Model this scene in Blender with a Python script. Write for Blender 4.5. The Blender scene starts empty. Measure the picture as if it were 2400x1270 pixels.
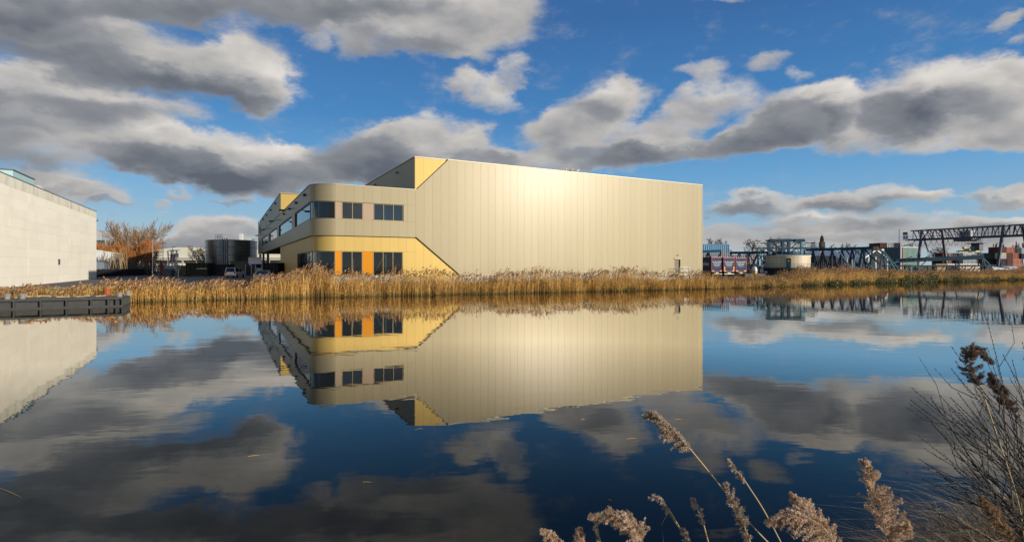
import bpy, math, random
import numpy as np
from mathutils import Vector, Matrix, Euler

random.seed(7)
RNG = np.random.default_rng(7)
scene = bpy.context.scene
COL = scene.collection
rad = math.radians

# ------------------------------------------------------------------ camera
CAM_H = 3.0            # eye height above the water
FPX = 1250.0           # focal length in photo pixels (2400 wide)
HOR = 623.0            # horizon row in the photo
cam_d = bpy.data.cameras.new("camera")
cam_d.sensor_width = 36.0
cam_d.lens = FPX / 2400.0 * 36.0
cam_d.shift_y = -(635.0 - HOR) / 2400.0
cam_d.clip_start = 0.05
cam_d.clip_end = 12000.0
cam = bpy.data.objects.new("camera", cam_d)
cam.location = (0, 0, CAM_H)
cam.rotation_euler = (rad(90), 0, 0)
COL.objects.link(cam)
scene.camera = cam

# ------------------------------------------------------------------ sun direction
SUN_H = Vector((0.862, -0.507, 0)).normalized()
SUN_EL = math.atan(0.185)
SUN = Vector((SUN_H.x * math.cos(SUN_EL), SUN_H.y * math.cos(SUN_EL), math.sin(SUN_EL)))

# ------------------------------------------------------------------ world: Nishita sky with a cumulus deck
def px_dir(px, py):
    return Vector(((px - 1200) / FPX, 1.0, (HOR - py) / FPX)).normalized()

def build_world():
    w = bpy.data.worlds.new("World")
    scene.world = w
    w.use_nodes = True
    nt = w.node_tree
    nt.nodes.clear()
    N = nt.nodes.new
    L = nt.links.new
    def math_node(op, a, b=None, clamp=False):
        n = N("ShaderNodeMath"); n.operation = op; n.use_clamp = clamp
        for i, v in enumerate((a, b)):
            if v is None: continue
            if isinstance(v, (int, float)): n.inputs[i].default_value = v
            else: L(v, n.inputs[i])
        return n.outputs[0]
    def maprange(v, a, b, c, d, smooth=True):
        n = N("ShaderNodeMapRange")
        n.interpolation_type = 'SMOOTHSTEP' if smooth else 'LINEAR'
        L(v, n.inputs[0])
        for i, x in enumerate((a, b, c, d)): n.inputs[i + 1].default_value = x
        return n.outputs[0]
    def noise(vec, scale, detail, rough, lac=2.0):
        n = N("ShaderNodeTexNoise"); n.noise_dimensions = '3D'
        L(vec, n.inputs["Vector"])
        n.inputs["Scale"].default_value = scale
        n.inputs["Detail"].default_value = detail
        n.inputs["Roughness"].default_value = rough
        n.inputs["Lacunarity"].default_value = lac
        return n
    def vmath(op, a, b=None, scale=None):
        n = N("ShaderNodeVectorMath"); n.operation = op
        for i, v in enumerate((a, b)):
            if v is None: continue
            if isinstance(v, (tuple, Vector)): n.inputs[i].default_value = v
            else: L(v, n.inputs[i])
        if scale is not None: n.inputs["Scale"].default_value = scale
        return n.outputs["Value"] if op in ('LENGTH', 'DOT_PRODUCT') else n.outputs[0]
    def mixc(fac, a, b):
        n = N("ShaderNodeMix"); n.data_type = 'RGBA'
        if isinstance(fac, (int, float)): n.inputs[0].default_value = fac
        else: L(fac, n.inputs[0])
        for i, v in ((6, a), (7, b)):
            if isinstance(v, tuple): n.inputs[i].default_value = v
            else: L(v, n.inputs[i])
        return n.outputs[2]

    sky = N("ShaderNodeTexSky")
    sky.sky_type = 'NISHITA'
    sky.sun_disc = False
    sky.sun_elevation = SUN_EL
    sky.sun_rotation = math.atan2(SUN_H.x, SUN_H.y)
    sky.air_density = 1.0
    sky.dust_density = 0.25
    sky.ozone_density = 3.0
    tc = N("ShaderNodeTexCoord")
    d = tc.outputs["Generated"]
    # clear winter air: the blue deepens with height, all the way round
    sepz = N("ShaderNodeSeparateXYZ"); L(d, sepz.inputs[0])
    zr = N("ShaderNodeValToRGB")
    for k, (pos, c) in enumerate(SKY_RAMP):
        e = zr.color_ramp.elements[k] if k < 2 else zr.color_ramp.elements.new(pos)
        e.position = pos; e.color = (*c, 1)
    L(sepz.outputs["Z"], zr.inputs[0])
    zs = N("ShaderNodeVectorMath"); zs.operation = 'SCALE'
    L(zr.outputs[0], zs.inputs[0]); zs.inputs["Scale"].default_value = 1.0 / SKY_STRENGTH
    clear = mixc(0.82, sky.outputs[0], zs.outputs[0])
    # flatten the noise towards the horizon, as a cloud deck seen from below does
    mp = N("ShaderNodeMapping"); mp.inputs["Scale"].default_value = (1, 1, 2.0)
    L(d, mp.inputs["Vector"])
    dn = mp.outputs[0]
    warp = noise(dn, 9.0, 6.0, 0.60)
    wv = vmath('SUBTRACT', warp.outputs["Color"], (0.5, 0.5, 0.5))
    wv = vmath('MULTIPLY', wv, (0.125, 0.125, 0.085))
    d2 = vmath('ADD', d, wv)

    def blob(px, py, hw, hh, tilt):
        c = px_dir(px, py)
        ct, st = math.cos(rad(tilt)), math.sin(rad(tilt))
        e1 = (px_dir(px + hw * ct, py - hw * st) - px_dir(px - hw * ct, py + hw * st)) / 2
        e2 = (px_dir(px - hh * st, py - hh * ct) - px_dir(px + hh * st, py + hh * ct)) / 2
        e1 = (e1 - c * e1.dot(c)); e2 = (e2 - c * e2.dot(c))
        x = e1.normalized(); z = (e2 - x * e2.dot(x)).normalized()
        return tuple(x / e1.length), tuple(z / e2.length)
    def muladd(a, b, c):
        n = N("ShaderNodeMath"); n.operation = 'MULTIPLY_ADD'
        for i, v in enumerate((a, b, c)):
            if isinstance(v, (int, float)): n.inputs[i].default_value = v
            else: L(v, n.inputs[i])
        return n.outputs[0]
    def blobsum(vec, items, light=False):
        # each lobe is an ellipse about its direction; nodes are made in evaluation order
        acc = None
        lit = 0.0
        for px, py, hw, hh, tilt, s in items:
            ex, ez = blob(px, py, hw, hh, tilt)
            u = vmath('DOT_PRODUCT', vec, ex)
            v = vmath('DOT_PRODUCT', vec, ez)
            u2 = math_node('MULTIPLY', u, u)
            r2 = muladd(v, v, u2)
            val = maprange(r2, 0.0, 1.0, s, 0.0)
            acc = val if acc is None else math_node('ADD', acc, val)
            if light:      # a lobe's upper right faces the sun
                lit = muladd(val, muladd(u, 0.55, v), lit)
        return (acc, lit) if light else acc
    dens, lit = blobsum(d2, CLOUDS, True)
    dark = blobsum(d2, CLOUD_DARK)
    # beyond the frame a noise deck goes on unseen, thickened for neutral ambient light
    gen = noise(dn, 2.6, 3.0, 0.5).outputs[0]
    gen = maprange(gen, 0.40, 0.60, 0.0, 1.0)
    sep = N("ShaderNodeSeparateXYZ"); L(d, sep.inputs[0])
    out_y = maprange(sep.outputs["Y"], 0.45, 0.62, 1.0, 0.0)
    out_z = maprange(sep.outputs["Z"], 0.44, 0.56, 0.0, 1.0)
    outside = math_node('MAXIMUM', out_y, out_z)
    low = maprange(sep.outputs["Z"], 0.0, 0.08, 0.0, 1.0)
    gen = math_node('MULTIPLY', math_node('MULTIPLY', gen, outside), low)
    dens = math_node('ADD', dens, gen)
    # fluffy detail
    f1 = noise(dn, 13.0, 11.0, 0.64).outputs[0]
    off = vmath('ADD', dn, tuple((SUN_H * 0.020 + Vector((0, 0, 0.045)))))
    f2 = noise(off, 8.0, 3.0, 0.5).outputs[0]
    f1s = noise(dn, 8.0, 3.0, 0.5).outputs[0]
    detail = math_node('MULTIPLY', math_node('SUBTRACT', f1, 0.5), 1.75)
    dd = math_node('ADD', dens, detail)
    mask = maprange(dd, 0.0, 1.04, 0.0, 0.985)
    # light and shade: side turned to the sun is brighter, thick undersides darker
    relief = math_node('MULTIPLY', math_node('SUBTRACT', f1s, f2), 0.9)
    thick = maprange(dd, 0.45, 1.9, 0.0, 0.22)
    shade = math_node('ADD', math_node('ADD', dark, thick), math_node('MULTIPLY', relief, -1.0))
    shade = math_node('ADD', shade, math_node('MULTIPLY', gen, 0.25))
    shade = muladd(lit, -CLOUD_LIT, shade)
    shade = maprange(shade, -0.50, 1.25, 0.0, 1.0, smooth=False)
    ramp = N("ShaderNodeValToRGB")
    cr = ramp.color_ramp
    for k, (pos, c) in enumerate(CLOUD_RAMP):
        e = cr.elements[k] if k < 2 else cr.elements.new(pos)
        e.position = pos; e.color = (*c, 1)
    L(shade, ramp.inputs[0])
    ccol = N("ShaderNodeVectorMath"); ccol.operation = 'SCALE'
    L(ramp.outputs[0], ccol.inputs[0]); ccol.inputs["Scale"].default_value = 1.0 / SKY_STRENGTH
    col = mixc(mask, clear, ccol.outputs[0])
    bg = N("ShaderNodeBackground"); bg.inputs["Strength"].default_value = SKY_STRENGTH
    L(col, bg.inputs["Color"])
    out = N("ShaderNodeOutputWorld")
    L(bg.outputs[0], out.inputs["Surface"])
    w.cycles.sampling_method = 'MANUAL'
    w.cycles.sample_map_resolution = 512

SKY_STRENGTH = 0.10
SKY_RAMP = [(0.0, (.46, .56, .62)), (1.0, (.020, .085, .27)), (.07, (.31, .50, .67)), (.15, (.155, .40, .70)),
            (.26, (.062, .245, .56)), (.42, (.042, .150, .40))]
CLOUD_LIT = 0.42
CLOUD_RAMP = [(0.0, (0.88, 0.83, 0.77)), (1.0, (0.112, 0.128, 0.160)),
              (0.25, (0.56, 0.535, 0.51)), (0.55, (0.285, 0.295, 0.315))]
# (px, py, half width, half height, tilt, strength) : lobes of each cloud, given as directions
CLOUDS = [
    # dark deck along the top left
    (250, -10, 560, 75, 0, 1.0), (720, 5, 420, 70, 4, 1.0), (60, 40, 320, 70, 0, .9),
    # long streak with the bright ridge
    (180, 125, 420, 85, -10, 1.1), (450, 150, 330, 95, -12, 1.1), (600, 170, 170, 110, -20, .8), (640, 215, 90, 60, 20, .5),
    # top centre cloud
    (960, 45, 330, 95, 3, 1.0), (1130, 50, 200, 110, 15, .9), (1010, 110, 150, 50, 0, .5), (815, 115, 75, 45, 0, .5),
    # grey bands at the left
    (90, 215, 330, 62, -4, 1.0), (330, 250, 240, 50, -6, .8), (70, 335, 220, 90, -8, 1.0), (60, 270, 260, 60, 0, .7),
    # big low cloud left of the building
    (340, 330, 220, 70, -10, 1.0), (520, 370, 330, 80, -5, 1.1), (650, 395, 250, 75, 0, 1.0), (740, 400, 160, 60, 0, .6), (420, 400, 150, 50, -10, .6),
    # dark cloud above the roof
    (900, 345, 190, 85, 4, 1.1), (1010, 315, 170, 75, 0, .9), (930, 400, 240, 45, 0, .7), (1090, 330, 80, 45, 20, .5),
    (1140, 375, 150, 40, 0, .8), (1250, 380, 150, 35, 0, .7),
    # ragged pair in the blue
    (1130, 215, 95, 60, -20, .75), (1205, 170, 70, 42, 45, .75), (1080, 190, 60, 50, 0, .45),
    # middle right group
    (1370, 270, 150, 95, 25, .85), (1460, 240, 110, 60, 15, .75), (1300, 310, 110, 60, 20, .8), (1440, 340, 180, 60, 10, .9), (1520, 360, 170, 45, 8, .9),
    (1670, 235, 150, 60, 15, .85), (1640, 165, 90, 36, 5, .7), (1590, 290, 90, 50, 10, .6), (1820, 145, 75, 28, 15, .55), (1880, 170, 50, 22, 20, .5),
    (1880, 270, 190, 85, 8, 1.1), (1790, 310, 150, 60, 5, .9), (1940, 235, 90, 60, 0, .7), (1700, 335, 150, 45, 5, .8), (1990, 320, 130, 45, 10, .7),
    (2130, 240, 190, 105, 8, 1.15), (2270, 215, 190, 100, 8, 1.1), (2390, 240, 170, 110, 12, 1.0), (2220, 320, 200, 40, 8, .6), (2330, 310, 130, 60, 5, .8), (2400, 160, 90, 50, 10, .7),
    # low bands at the right
    (1800, 480, 220, 32, 4, .95), (2010, 470, 190, 34, 3, .95), (2150, 468, 120, 18, 4, .7), (2360, 450, 150, 28, 6, .9),
    (1980, 520, 330, 28, 2, .85), (1750, 560, 330, 38, 0, .85), (2100, 560, 420, 42, 0, .85), (2360, 520, 160, 40, 6, .9), (2380, 575, 260, 40, 0, .7), (1850, 510, 90, 20, 0, .6),
    # low clouds at the left
    (180, 440, 170, 30, -6, .8), (240, 470, 120, 26, -4, .85), (130, 420, 170, 30, 0, .5), (400, 484, 50, 14, 0, .7), (440, 460, 45, 18, 0, .7), (560, 470, 70, 16, -2, .7),
    (520, 530, 170, 34, 4, .9), (420, 570, 240, 44, 0, .95), (560, 580, 200, 44, 0, .9), (250, 560, 130, 34, 0, .6), (600, 445, 160, 26, 0, .5),
    # wisps
    (1700, 5, 70, 18, 5, .6), (2330, 62, 70, 22, 20, .55), (2390, 40, 50, 20, 20, .5), (2380, 100, 40, 22, 10, .4), (720, 90, 30, 40, 0, .35),
]
CLOUD_DARK = [
    (500, 20, 800, 55, 0, 0.54), (60, 90, 400, 75, -5, 0.40), (330, 185, 430, 50, -9, 0.47), (480, 215, 230, 35, -10, 0.25),
    (150, 265, 300, 55, 0, 0.32), (60, 350, 230, 70, 0, 0.36),
    (430, 395, 260, 50, -10, 0.54), (640, 420, 260, 55, 0, 0.40), (700, 370, 120, 35, 0, 0.22),
    (850, 360, 140, 75, 0, 0.61), (960, 395, 200, 50, 0, 0.32), (1130, 370, 90, 30, 0, 0.36),
    (900, 110, 220, 45, 0, 0.25), (1240, 370, 120, 25, 0, 0.29),
    (1440, 370, 180, 35, 0, 0.36), (1540, 365, 120, 35, 0, 0.36), (1640, 250, 110, 35, 10, 0.18), (1380, 270, 100, 50, 0, 0.22),
    (1850, 290, 150, 60, 5, 0.61), (1960, 265, 60, 40, 0, 0.36), (1700, 340, 120, 40, 0, 0.50),
    (2110, 260, 130, 65, 5, 0.61), (2220, 240, 90, 45, 5, 0.25),
    (1730, 495, 120, 24, 0, 0.43), (1980, 490, 160, 22, 0, 0.32), (1960, 545, 420, 36, 0, 0.29), (2350, 545, 160, 34, 0, 0.40), (2330, 465, 90, 18, 0, 0.32),
    (430, 585, 330, 50, 0, 0.40), (550, 480, 80, 18, 0, 0.40), (240, 485, 120, 16, 0, 0.29), (560, 545, 120, 30, 0, 0.18),
]
build_world()

sun_d = bpy.data.lights.new("sun", 'SUN')
sun_d.energy = 5.0
sun_d.angle = rad(0.53)
sun_d.color = (1.0, 0.92, 0.79)
sun_o = bpy.data.objects.new("sun", sun_d)
sun_o.rotation_euler = SUN.to_track_quat('Z', 'Y').to_euler()
sun_o.location = (40, -20, 30)
COL.objects.link(sun_o)

vs = scene.view_settings
vs.view_transform = 'Standard'
vs.look = 'None'
vs.exposure = 0.0
vs.gamma = 1.0
vs.use_curve_mapping = False
scene.render.engine = 'CYCLES'
scene.cycles.use_denoising = True
scene.cycles.max_bounces = 8
scene.cycles.transparent_max_bounces = 12
scene.cycles.sample_clamp_indirect = 6.0
# ------------------------------------------------------------------ helpers
def link(o, parent=None):
    COL.objects.link(o)
    if parent is not None: o.parent = parent
    return o

def tag(o, label, cat, group=None):
    o["label"] = label; o["category"] = cat
    if group: o["group"] = group
    return o

def empty(name, loc=(0, 0, 0), rz=0.0):
    o = bpy.data.objects.new(name, None)
    o.location = loc; o.rotation_euler = (0, 0, rz); o.empty_display_size = 0.3
    return link(o)

def thing(name, label, cat, loc=(0, 0, 0), rz=0.0, group=None):
    return tag(empty(name, loc, rz), label, cat, group)

def P(px, py, Z):
    return Vector(((px - 1200) / FPX * Z, Z, CAM_H - (py - HOR) / FPX * Z))

class MB:
    """collects shapes, then links them as one mesh object"""
    def __init__(self): self.v = []; self.f = []; self.m = []
    def add(self, vs, fs, mi=0):
        b = len(self.v)
        self.v.extend([tuple(x) for x in vs]); self.f.extend([tuple(i + b for i in f) for f in fs])
        self.m.extend([mi] * len(fs)); return self
    def box(self, x0, x1, y0, y1, z0, z1, mi=0):
        vs = [(x0, y0, z0), (x1, y0, z0), (x1, y1, z0), (x0, y1, z0), (x0, y0, z1), (x1, y0, z1), (x1, y1, z1), (x0, y1, z1)]
        return self.add(vs, [(0, 3, 2, 1), (4, 5, 6, 7), (0, 1, 5, 4), (1, 2, 6, 5), (2, 3, 7, 6), (3, 0, 4, 7)], mi)
    def beam(self, a, b, w, h=None, mi=0):
        a = Vector(a); b = Vector(b); h = h or w
        d = (b - a).normalized()
        up = Vector((0, 0, 1)) if abs(d.z) < 0.95 else Vector((0, 1, 0))
        s = d.cross(up).normalized() * (w / 2); t = s.cross(d).normalized() * (h / 2)
        vs = [p + q for p in (a, b) for q in (-s - t, s - t, s + t, -s + t)]
        return self.add(vs, [(0, 1, 2, 3), (7, 6, 5, 4), (0, 4, 5, 1), (1, 5, 6, 2), (2, 6, 7, 3), (3, 7, 4, 0)], mi)
    def tube(self, pts, radii, n=6, mi=0, cap=True):
        pts = [Vector(p) for p in pts]
        if not isinstance(radii, (list, tuple)): radii = [radii] * len(pts)
        rings = []
        ref = None
        for i, p in enumerate(pts):
            d = (pts[min(i + 1, len(pts) - 1)] - pts[max(i - 1, 0)])
            if d.length < 1e-9: d = Vector((0, 0, 1))
            d.normalize()
            if ref is None: ref = Vector((1, 0, 0)) if abs(d.x) < 0.8 else Vector((0, 1, 0))
            s = (ref - d * ref.dot(d)).normalized(); t = d.cross(s); ref = s
            rings.append([p + (s * math.cos(2 * math.pi * k / n) + t * math.sin(2 * math.pi * k / n)) * radii[i] for k in range(n)])
        vs = [v for r in rings for v in r]; fs = []
        for i in range(len(pts) - 1):
            for k in range(n):
                a = i * n + k; b = i * n + (k + 1) % n
                fs.append((a, b, b + n, a + n))
        if cap:
            fs.append(tuple(range(n - 1, -1, -1))); fs.append(tuple(range((len(pts) - 1) * n, len(pts) * n)))
        return self.add(vs, fs, mi)
    def lathe(self, prof, n=24, c=(0, 0, 0), mi=0):
        vs = []; fs = []
        for r, z in prof:
            for k in range(n):
                a = 2 * math.pi * k / n
                vs.append((c[0] + r * math.cos(a), c[1] + r * math.sin(a), c[2] + z))
        for i in range(len(prof) - 1):
            for k in range(n):
                a = i * n + k; b = i * n + (k + 1) % n
                fs.append((a, b, b + n, a + n))
        fs.append(tuple(range(n - 1, -1, -1))); fs.append(tuple(range((len(prof) - 1) * n, len(prof) * n)))
        return self.add(vs, fs, mi)
    def prism(self, poly, fn0, fn1, mi=0):
        """poly 2-D ; fn0/fn1 map it to the two end faces"""
        n = len(poly)
        vs = [fn0(*p) for p in poly] + [fn1(*p) for p in poly]
        fs = [tuple(range(n - 1, -1, -1)), tuple(range(n, 2 * n))] + [(i, (i + 1) % n, (i + 1) % n + n, i + n) for i in range(n)]
        return self.add(vs, fs, mi)
    def build(self, name, mats, parent=None, smooth=False):
        me = bpy.data.meshes.new(name)
        me.from_pydata(self.v, [], self.f)
        if not isinstance(mats, (list, tuple)): mats = [mats]
        for m in mats: me.materials.append(m)
        if len(mats) > 1: me.polygons.foreach_set("material_index", self.m)
        if smooth:
            me.polygons.foreach_set("use_smooth", [True] * len(me.polygons))
        me.update()
        return link(bpy.data.objects.new(name, me), parent)

def obj_of(name, me, parent=None):
    return link(bpy.data.objects.new(name, me), parent)

def boxpart(name, mat, parent, *b):
    return MB().box(*b).build(name, mat, parent)

def fix_normals(o):
    import bmesh
    bm = bmesh.new(); bm.from_mesh(o.data); bmesh.ops.recalc_face_normals(bm, faces=bm.faces); bm.to_mesh(o.data); bm.free()
    return o

def raw_mesh(name, V, F, mats, parent=None, mi=None, col=None):
    """numpy triangles/quads -> object"""
    me = bpy.data.meshes.new(name)
    V = np.asarray(V, dtype=np.float32); F = np.asarray(F, dtype=np.int32)
    k = F.shape[1]
    me.vertices.add(len(V)); me.vertices.foreach_set("co", V.ravel())
    me.loops.add(F.size); me.loops.foreach_set("vertex_index", F.ravel())
    me.polygons.add(len(F)); me.polygons.foreach_set("loop_start", np.arange(0, F.size, k, dtype=np.int32))
    if not isinstance(mats, (list, tuple)): mats = [mats]
    for m in mats: me.materials.append(m)
    if mi is not None: me.polygons.foreach_set("material_index", np.asarray(mi, dtype=np.int32))
    if col is not None:
        a = me.color_attributes.new("tone", 'FLOAT_COLOR', 'POINT')
        c = np.ones((len(V), 4), dtype=np.float32); c[:, :3] = col
        a.data.foreach_set("color", c.ravel())
    me.update(calc_edges=True)
    me.validate()
    return link(bpy.data.objects.new(name, me), parent)

# ------------------------------------------------------------------ materials
def mat(name, color, rough=0.6, metal=0.0, vary=0.06, nscale=3.0, bump=0.0, bscale=40.0, rnd=0.05, spec=0.5,
        stain=None, stain_amt=0.0, coat=0.0, tone=False, stretch=(1, 1, 1), translucent=0.0):
    m = bpy.data.materials.new(name); m.use_nodes = True
    nt = m.node_tree; N = nt.nodes.new; L = nt.links.new
    b = nt.nodes["Principled BSDF"]
    b.inputs["Roughness"].default_value = rough
    b.inputs["Metallic"].default_value = metal
    b.inputs["Specular IOR Level"].default_value = spec
    if coat: b.inputs["Coat Weight"].default_value = coat; b.inputs["Coat Roughness"].default_value = 0.28 if metal > 0.1 and metal < 0.3 else 0.1
    tc = N("ShaderNodeTexCoord")
    mp = N("ShaderNodeMapping"); mp.inputs["Scale"].default_value = stretch
    L(tc.outputs["Object"], mp.inputs["Vector"])
    nz = N("ShaderNodeTexNoise"); nz.inputs["Scale"].default_value = nscale; nz.inputs["Detail"].default_value = 6.0
    nz.inputs["Roughness"].default_value = 0.6
    L(mp.outputs[0], nz.inputs["Vector"])
    # brightness = 1 + vary*(noise-.5)*2 + rnd*(random-.5)*2
    oi = N("ShaderNodeObjectInfo")
    def mth(op, a, c, d=None):
        n = N("ShaderNodeMath"); n.operation = op
        for i, v in enumerate((a, c, d)):
            if v is None: continue
            if isinstance(v, (int, float)): n.inputs[i].default_value = v
            else: L(v, n.inputs[i])
        return n.outputs[0]
    k = mth('MULTIPLY_ADD', nz.outputs[0], 2 * vary, 1 - vary)
    k2 = mth('MULTIPLY_ADD', oi.outputs["Random"], 2 * rnd, -rnd)
    k = mth('ADD', k, k2)
    sc = N("ShaderNodeVectorMath"); sc.operation = 'SCALE'
    if tone:
        at = N("ShaderNodeVertexColor"); at.layer_name = "tone"
        mul = N("ShaderNodeVectorMath"); mul.operation = 'MULTIPLY'
        mul.inputs[0].default_value = color; L(at.outputs[0], mul.inputs[1])
        L(mul.outputs[0], sc.inputs[0])
    else:
        sc.inputs[0].default_value = color
    L(k, sc.inputs["Scale"])
    colout = sc.outputs[0]
    if stain:
        nz2 = N("ShaderNodeTexNoise"); nz2.inputs["Scale"].default_value = nscale * 0.6; nz2.inputs["Detail"].default_value = 8.0
        nz2.inputs["Roughness"].default_value = 0.68
        L(mp.outputs[0], nz2.inputs["Vector"])
        mr = N("ShaderNodeMapRange"); L(nz2.outputs[0], mr.inputs[0])
        mr.inputs[1].default_value = 0.5; mr.inputs[2].default_value = 0.72; mr.inputs[3].default_value = 0; mr.inputs[4].default_value = stain_amt
        mx = N("ShaderNodeMix"); mx.data_type = 'RGBA'; L(mr.outputs[0], mx.inputs[0]); L(colout, mx.inputs[6]); mx.inputs[7].default_value = (*stain, 1)
        colout = mx.outputs[2]
    L(colout, b.inputs["Base Color"])
    if bump:
        bz = N("ShaderNodeTexNoise"); bz.inputs["Scale"].default_value = bscale; bz.inputs["Detail"].default_value = 4.0
        L(mp.outputs[0], bz.inputs["Vector"])
        bp = N("ShaderNodeBump"); bp.inputs["Strength"].default_value = bump; bp.inputs["Distance"].default_value = 0.02
        L(bz.outputs[0], bp.inputs["Height"]); L(bp.outputs[0], b.inputs["Normal"])
    if translucent:
        tr = N("ShaderNodeBsdfTranslucent"); L(colout, tr.inputs["Color"])
        ms = N("ShaderNodeMixShader"); ms.inputs[0].default_value = translucent
        L(b.outputs[0], ms.inputs[1]); L(tr.outputs[0], ms.inputs[2])
        L(ms.outputs[0], nt.nodes["Material Output"].inputs["Surface"])
    return m

def glass_mat(name, tint, refl=1.0, body=(0.02, 0.025, 0.03), bodymix=0.25):
    m = bpy.data.materials.new(name); m.use_nodes = True
    nt = m.node_tree; N = nt.nodes.new; L = nt.links.new
    nt.nodes.clear()
    tr = N("ShaderNodeBsdfTransparent"); tr.inputs[0].default_value = (*tint, 1)
    df = N("ShaderNodeBsdfDiffuse"); df.inputs[0].default_value = (*body, 1)
    m1 = N("ShaderNodeMixShader"); m1.inputs[0].default_value = bodymix
    L(tr.outputs[0], m1.inputs[1]); L(df.outputs[0], m1.inputs[2])
    gl = N("ShaderNodeBsdfGlossy"); gl.inputs["Roughness"].default_value = 0.01; gl.inputs[0].default_value = (0.9, 0.95, 1, 1)
    fr = N("ShaderNodeFresnel"); fr.inputs[0].default_value = 1.55 * refl
    m2 = N("ShaderNodeMixShader"); L(fr.outputs[0], m2.inputs[0]); L(m1.outputs[0], m2.inputs[1]); L(gl.outputs[0], m2.inputs[2])
    out = N("ShaderNodeOutputMaterial"); L(m2.outputs[0], out.inputs[0])
    return m

M = {}
M['champagne'] = mat('champagne_metal', (0.272, 0.231, 0.146), rough=0.52, metal=0.20, spec=0.1, coat=0.17, vary=0.035, nscale=0.25, rnd=0.028, stretch=(1, 1, .3))
M['gold'] = mat('gold_metal', (0.43, 0.302, 0.096), rough=0.42, metal=0.14, spec=0.1, vary=0.03, nscale=0.25, rnd=0.018)
M['trim'] = mat('bronze_trim', (0.17, 0.145, 0.098), rough=0.55, metal=0.15, spec=0.15, vary=0.03)
M['trim_light'] = mat('champagne_trim', (0.30, 0.265, 0.18), rough=0.45, metal=0.3, vary=0.03)
M['backing'] = mat('dark_backing', (0.10, 0.085, 0.06), rough=0.8)
M['frame_gold'] = mat('gold_window_frame', (0.36, 0.26, 0.12), rough=0.55, spec=0.15, vary=0.03)
M['joint'] = mat('panel_joint', (0.13, 0.11, 0.07), rough=0.8)
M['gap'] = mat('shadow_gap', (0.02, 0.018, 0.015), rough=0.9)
M['orange_panel'] = mat('orange_panel', (0.56, 0.215, 0.006), rough=0.6, vary=0.03, spec=0.15)
M['pink_panel'] = mat('rose_panel', (0.30, 0.205, 0.125), rough=0.5, vary=0.03)
M['glass'] = glass_mat('window_glass', (0.50, 0.56, 0.56), bodymix=0.15)
M['glass_green'] = glass_mat('green_corner_glass', (0.55, 0.75, 0.70), body=(0.40, 0.58, 0.52), bodymix=0.35)
M['glass_sky'] = glass_mat('upper_window_glass', (0.50, 0.56, 0.56), refl=1.3, bodymix=0.15)
M['concrete'] = mat('concrete', (0.42, 0.39, 0.33), rough=0.85, vary=0.12, nscale=1.2, bump=0.15, stain=(0.24, 0.21, 0.16), stain_amt=0.4)
M['white_panel'] = mat('pale_concrete_panel', (0.92, 0.85, 0.71), rough=0.8, vary=0.05, nscale=0.5, rnd=0.032, bump=0.08, bscale=14,
                       stain=(0.72, 0.65, 0.50), stain_amt=0.40, stretch=(1, 1, .7))
M['white_panel_dirty'] = mat('weathered_top_panel', (0.76, 0.71, 0.58), rough=0.85, vary=0.12, nscale=0.7, rnd=0.06, bump=0.1, bscale=14,
                             stain=(0.27, 0.24, 0.18), stain_amt=0.7, stretch=(1, 1, .22))
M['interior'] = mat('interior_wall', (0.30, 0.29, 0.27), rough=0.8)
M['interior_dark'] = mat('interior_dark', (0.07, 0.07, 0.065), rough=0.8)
M['blind'] = mat('blind_fabric', (0.55, 0.56, 0.55), rough=0.8)
M['black'] = mat('black_metal', (0.018, 0.018, 0.02), rough=0.5)
M['roof'] = mat('roof_membrane', (0.20, 0.19, 0.18), rough=0.8)
M['steel'] = mat('galvanised_steel', (0.45, 0.47, 0.48), rough=0.35, metal=0.7, vary=0.1, nscale=2)
M['white'] = mat('white_paint', (0.75, 0.75, 0.73), rough=0.5, stain=(0.4, 0.37, 0.32), stain_amt=0.25)
M['grey'] = mat('grey_paint', (0.33, 0.34, 0.35), rough=0.6)
M['darkgrey'] = mat('dark_grey_paint', (0.09, 0.095, 0.10), rough=0.6)
M['shed_light'] = mat('pale_sheet', (0.52, 0.55, 0.55), rough=0.55, vary=0.05)
M['shed_dark'] = mat('slate_sheet', (0.16, 0.19, 0.22), rough=0.6, vary=0.08)
M['cream'] = mat('cream_sheet', (0.68, 0.64, 0.53), rough=0.7, vary=0.06)
M['barge'] = mat('barge_steel', (0.045, 0.045, 0.044), rough=0.75, vary=0.2, nscale=2.0, bump=0.15, stain=(0.11, 0.095, 0.075), stain_amt=0.4)
M['barge_deck'] = mat('barge_deck', (0.17, 0.14, 0.09), rough=0.9, vary=0.25, nscale=2)
M['bollard'] = mat('bollard', (0.23, 0.21, 0.19), rough=0.85, vary=0.2, bump=0.2)
M['rust'] = mat('rust', (0.34, 0.085, 0.025), rough=0.9, vary=0.25, nscale=4, stain=(0.07, 0.035, 0.02), stain_amt=0.8)
M['asphalt'] = mat('asphalt', (0.075, 0.075, 0.078), rough=0.9, vary=0.15, nscale=0.6, bump=0.1)
M['bark'] = mat('bark', (0.16, 0.125, 0.09), rough=0.9, vary=0.2, nscale=5)
M['bark_dark'] = mat('bark_dark', (0.075, 0.058, 0.048), rough=0.9, vary=0.2, nscale=5)
M['twig_orange'] = mat('orange_twig', (0.50, 0.19, 0.045), rough=0.8, vary=0.15)
M['twig_tan'] = mat('tan_twig', (0.36, 0.25, 0.12), rough=0.8, vary=0.15)
M['teal'] = mat('teal_paint', (0.015, 0.047, 0.077), rough=0.55, spec=0.2, vary=0.12, nscale=1.5, stain=(0.10, 0.10, 0.09), stain_amt=0.2)
M['teal_light'] = mat('pale_teal_paint', (0.095, 0.215, 0.27), rough=0.5, vary=0.1)
M['navy'] = mat('navy_tarp', (0.028, 0.037, 0.095), rough=0.6, spec=0.2, vary=0.05)
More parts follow.
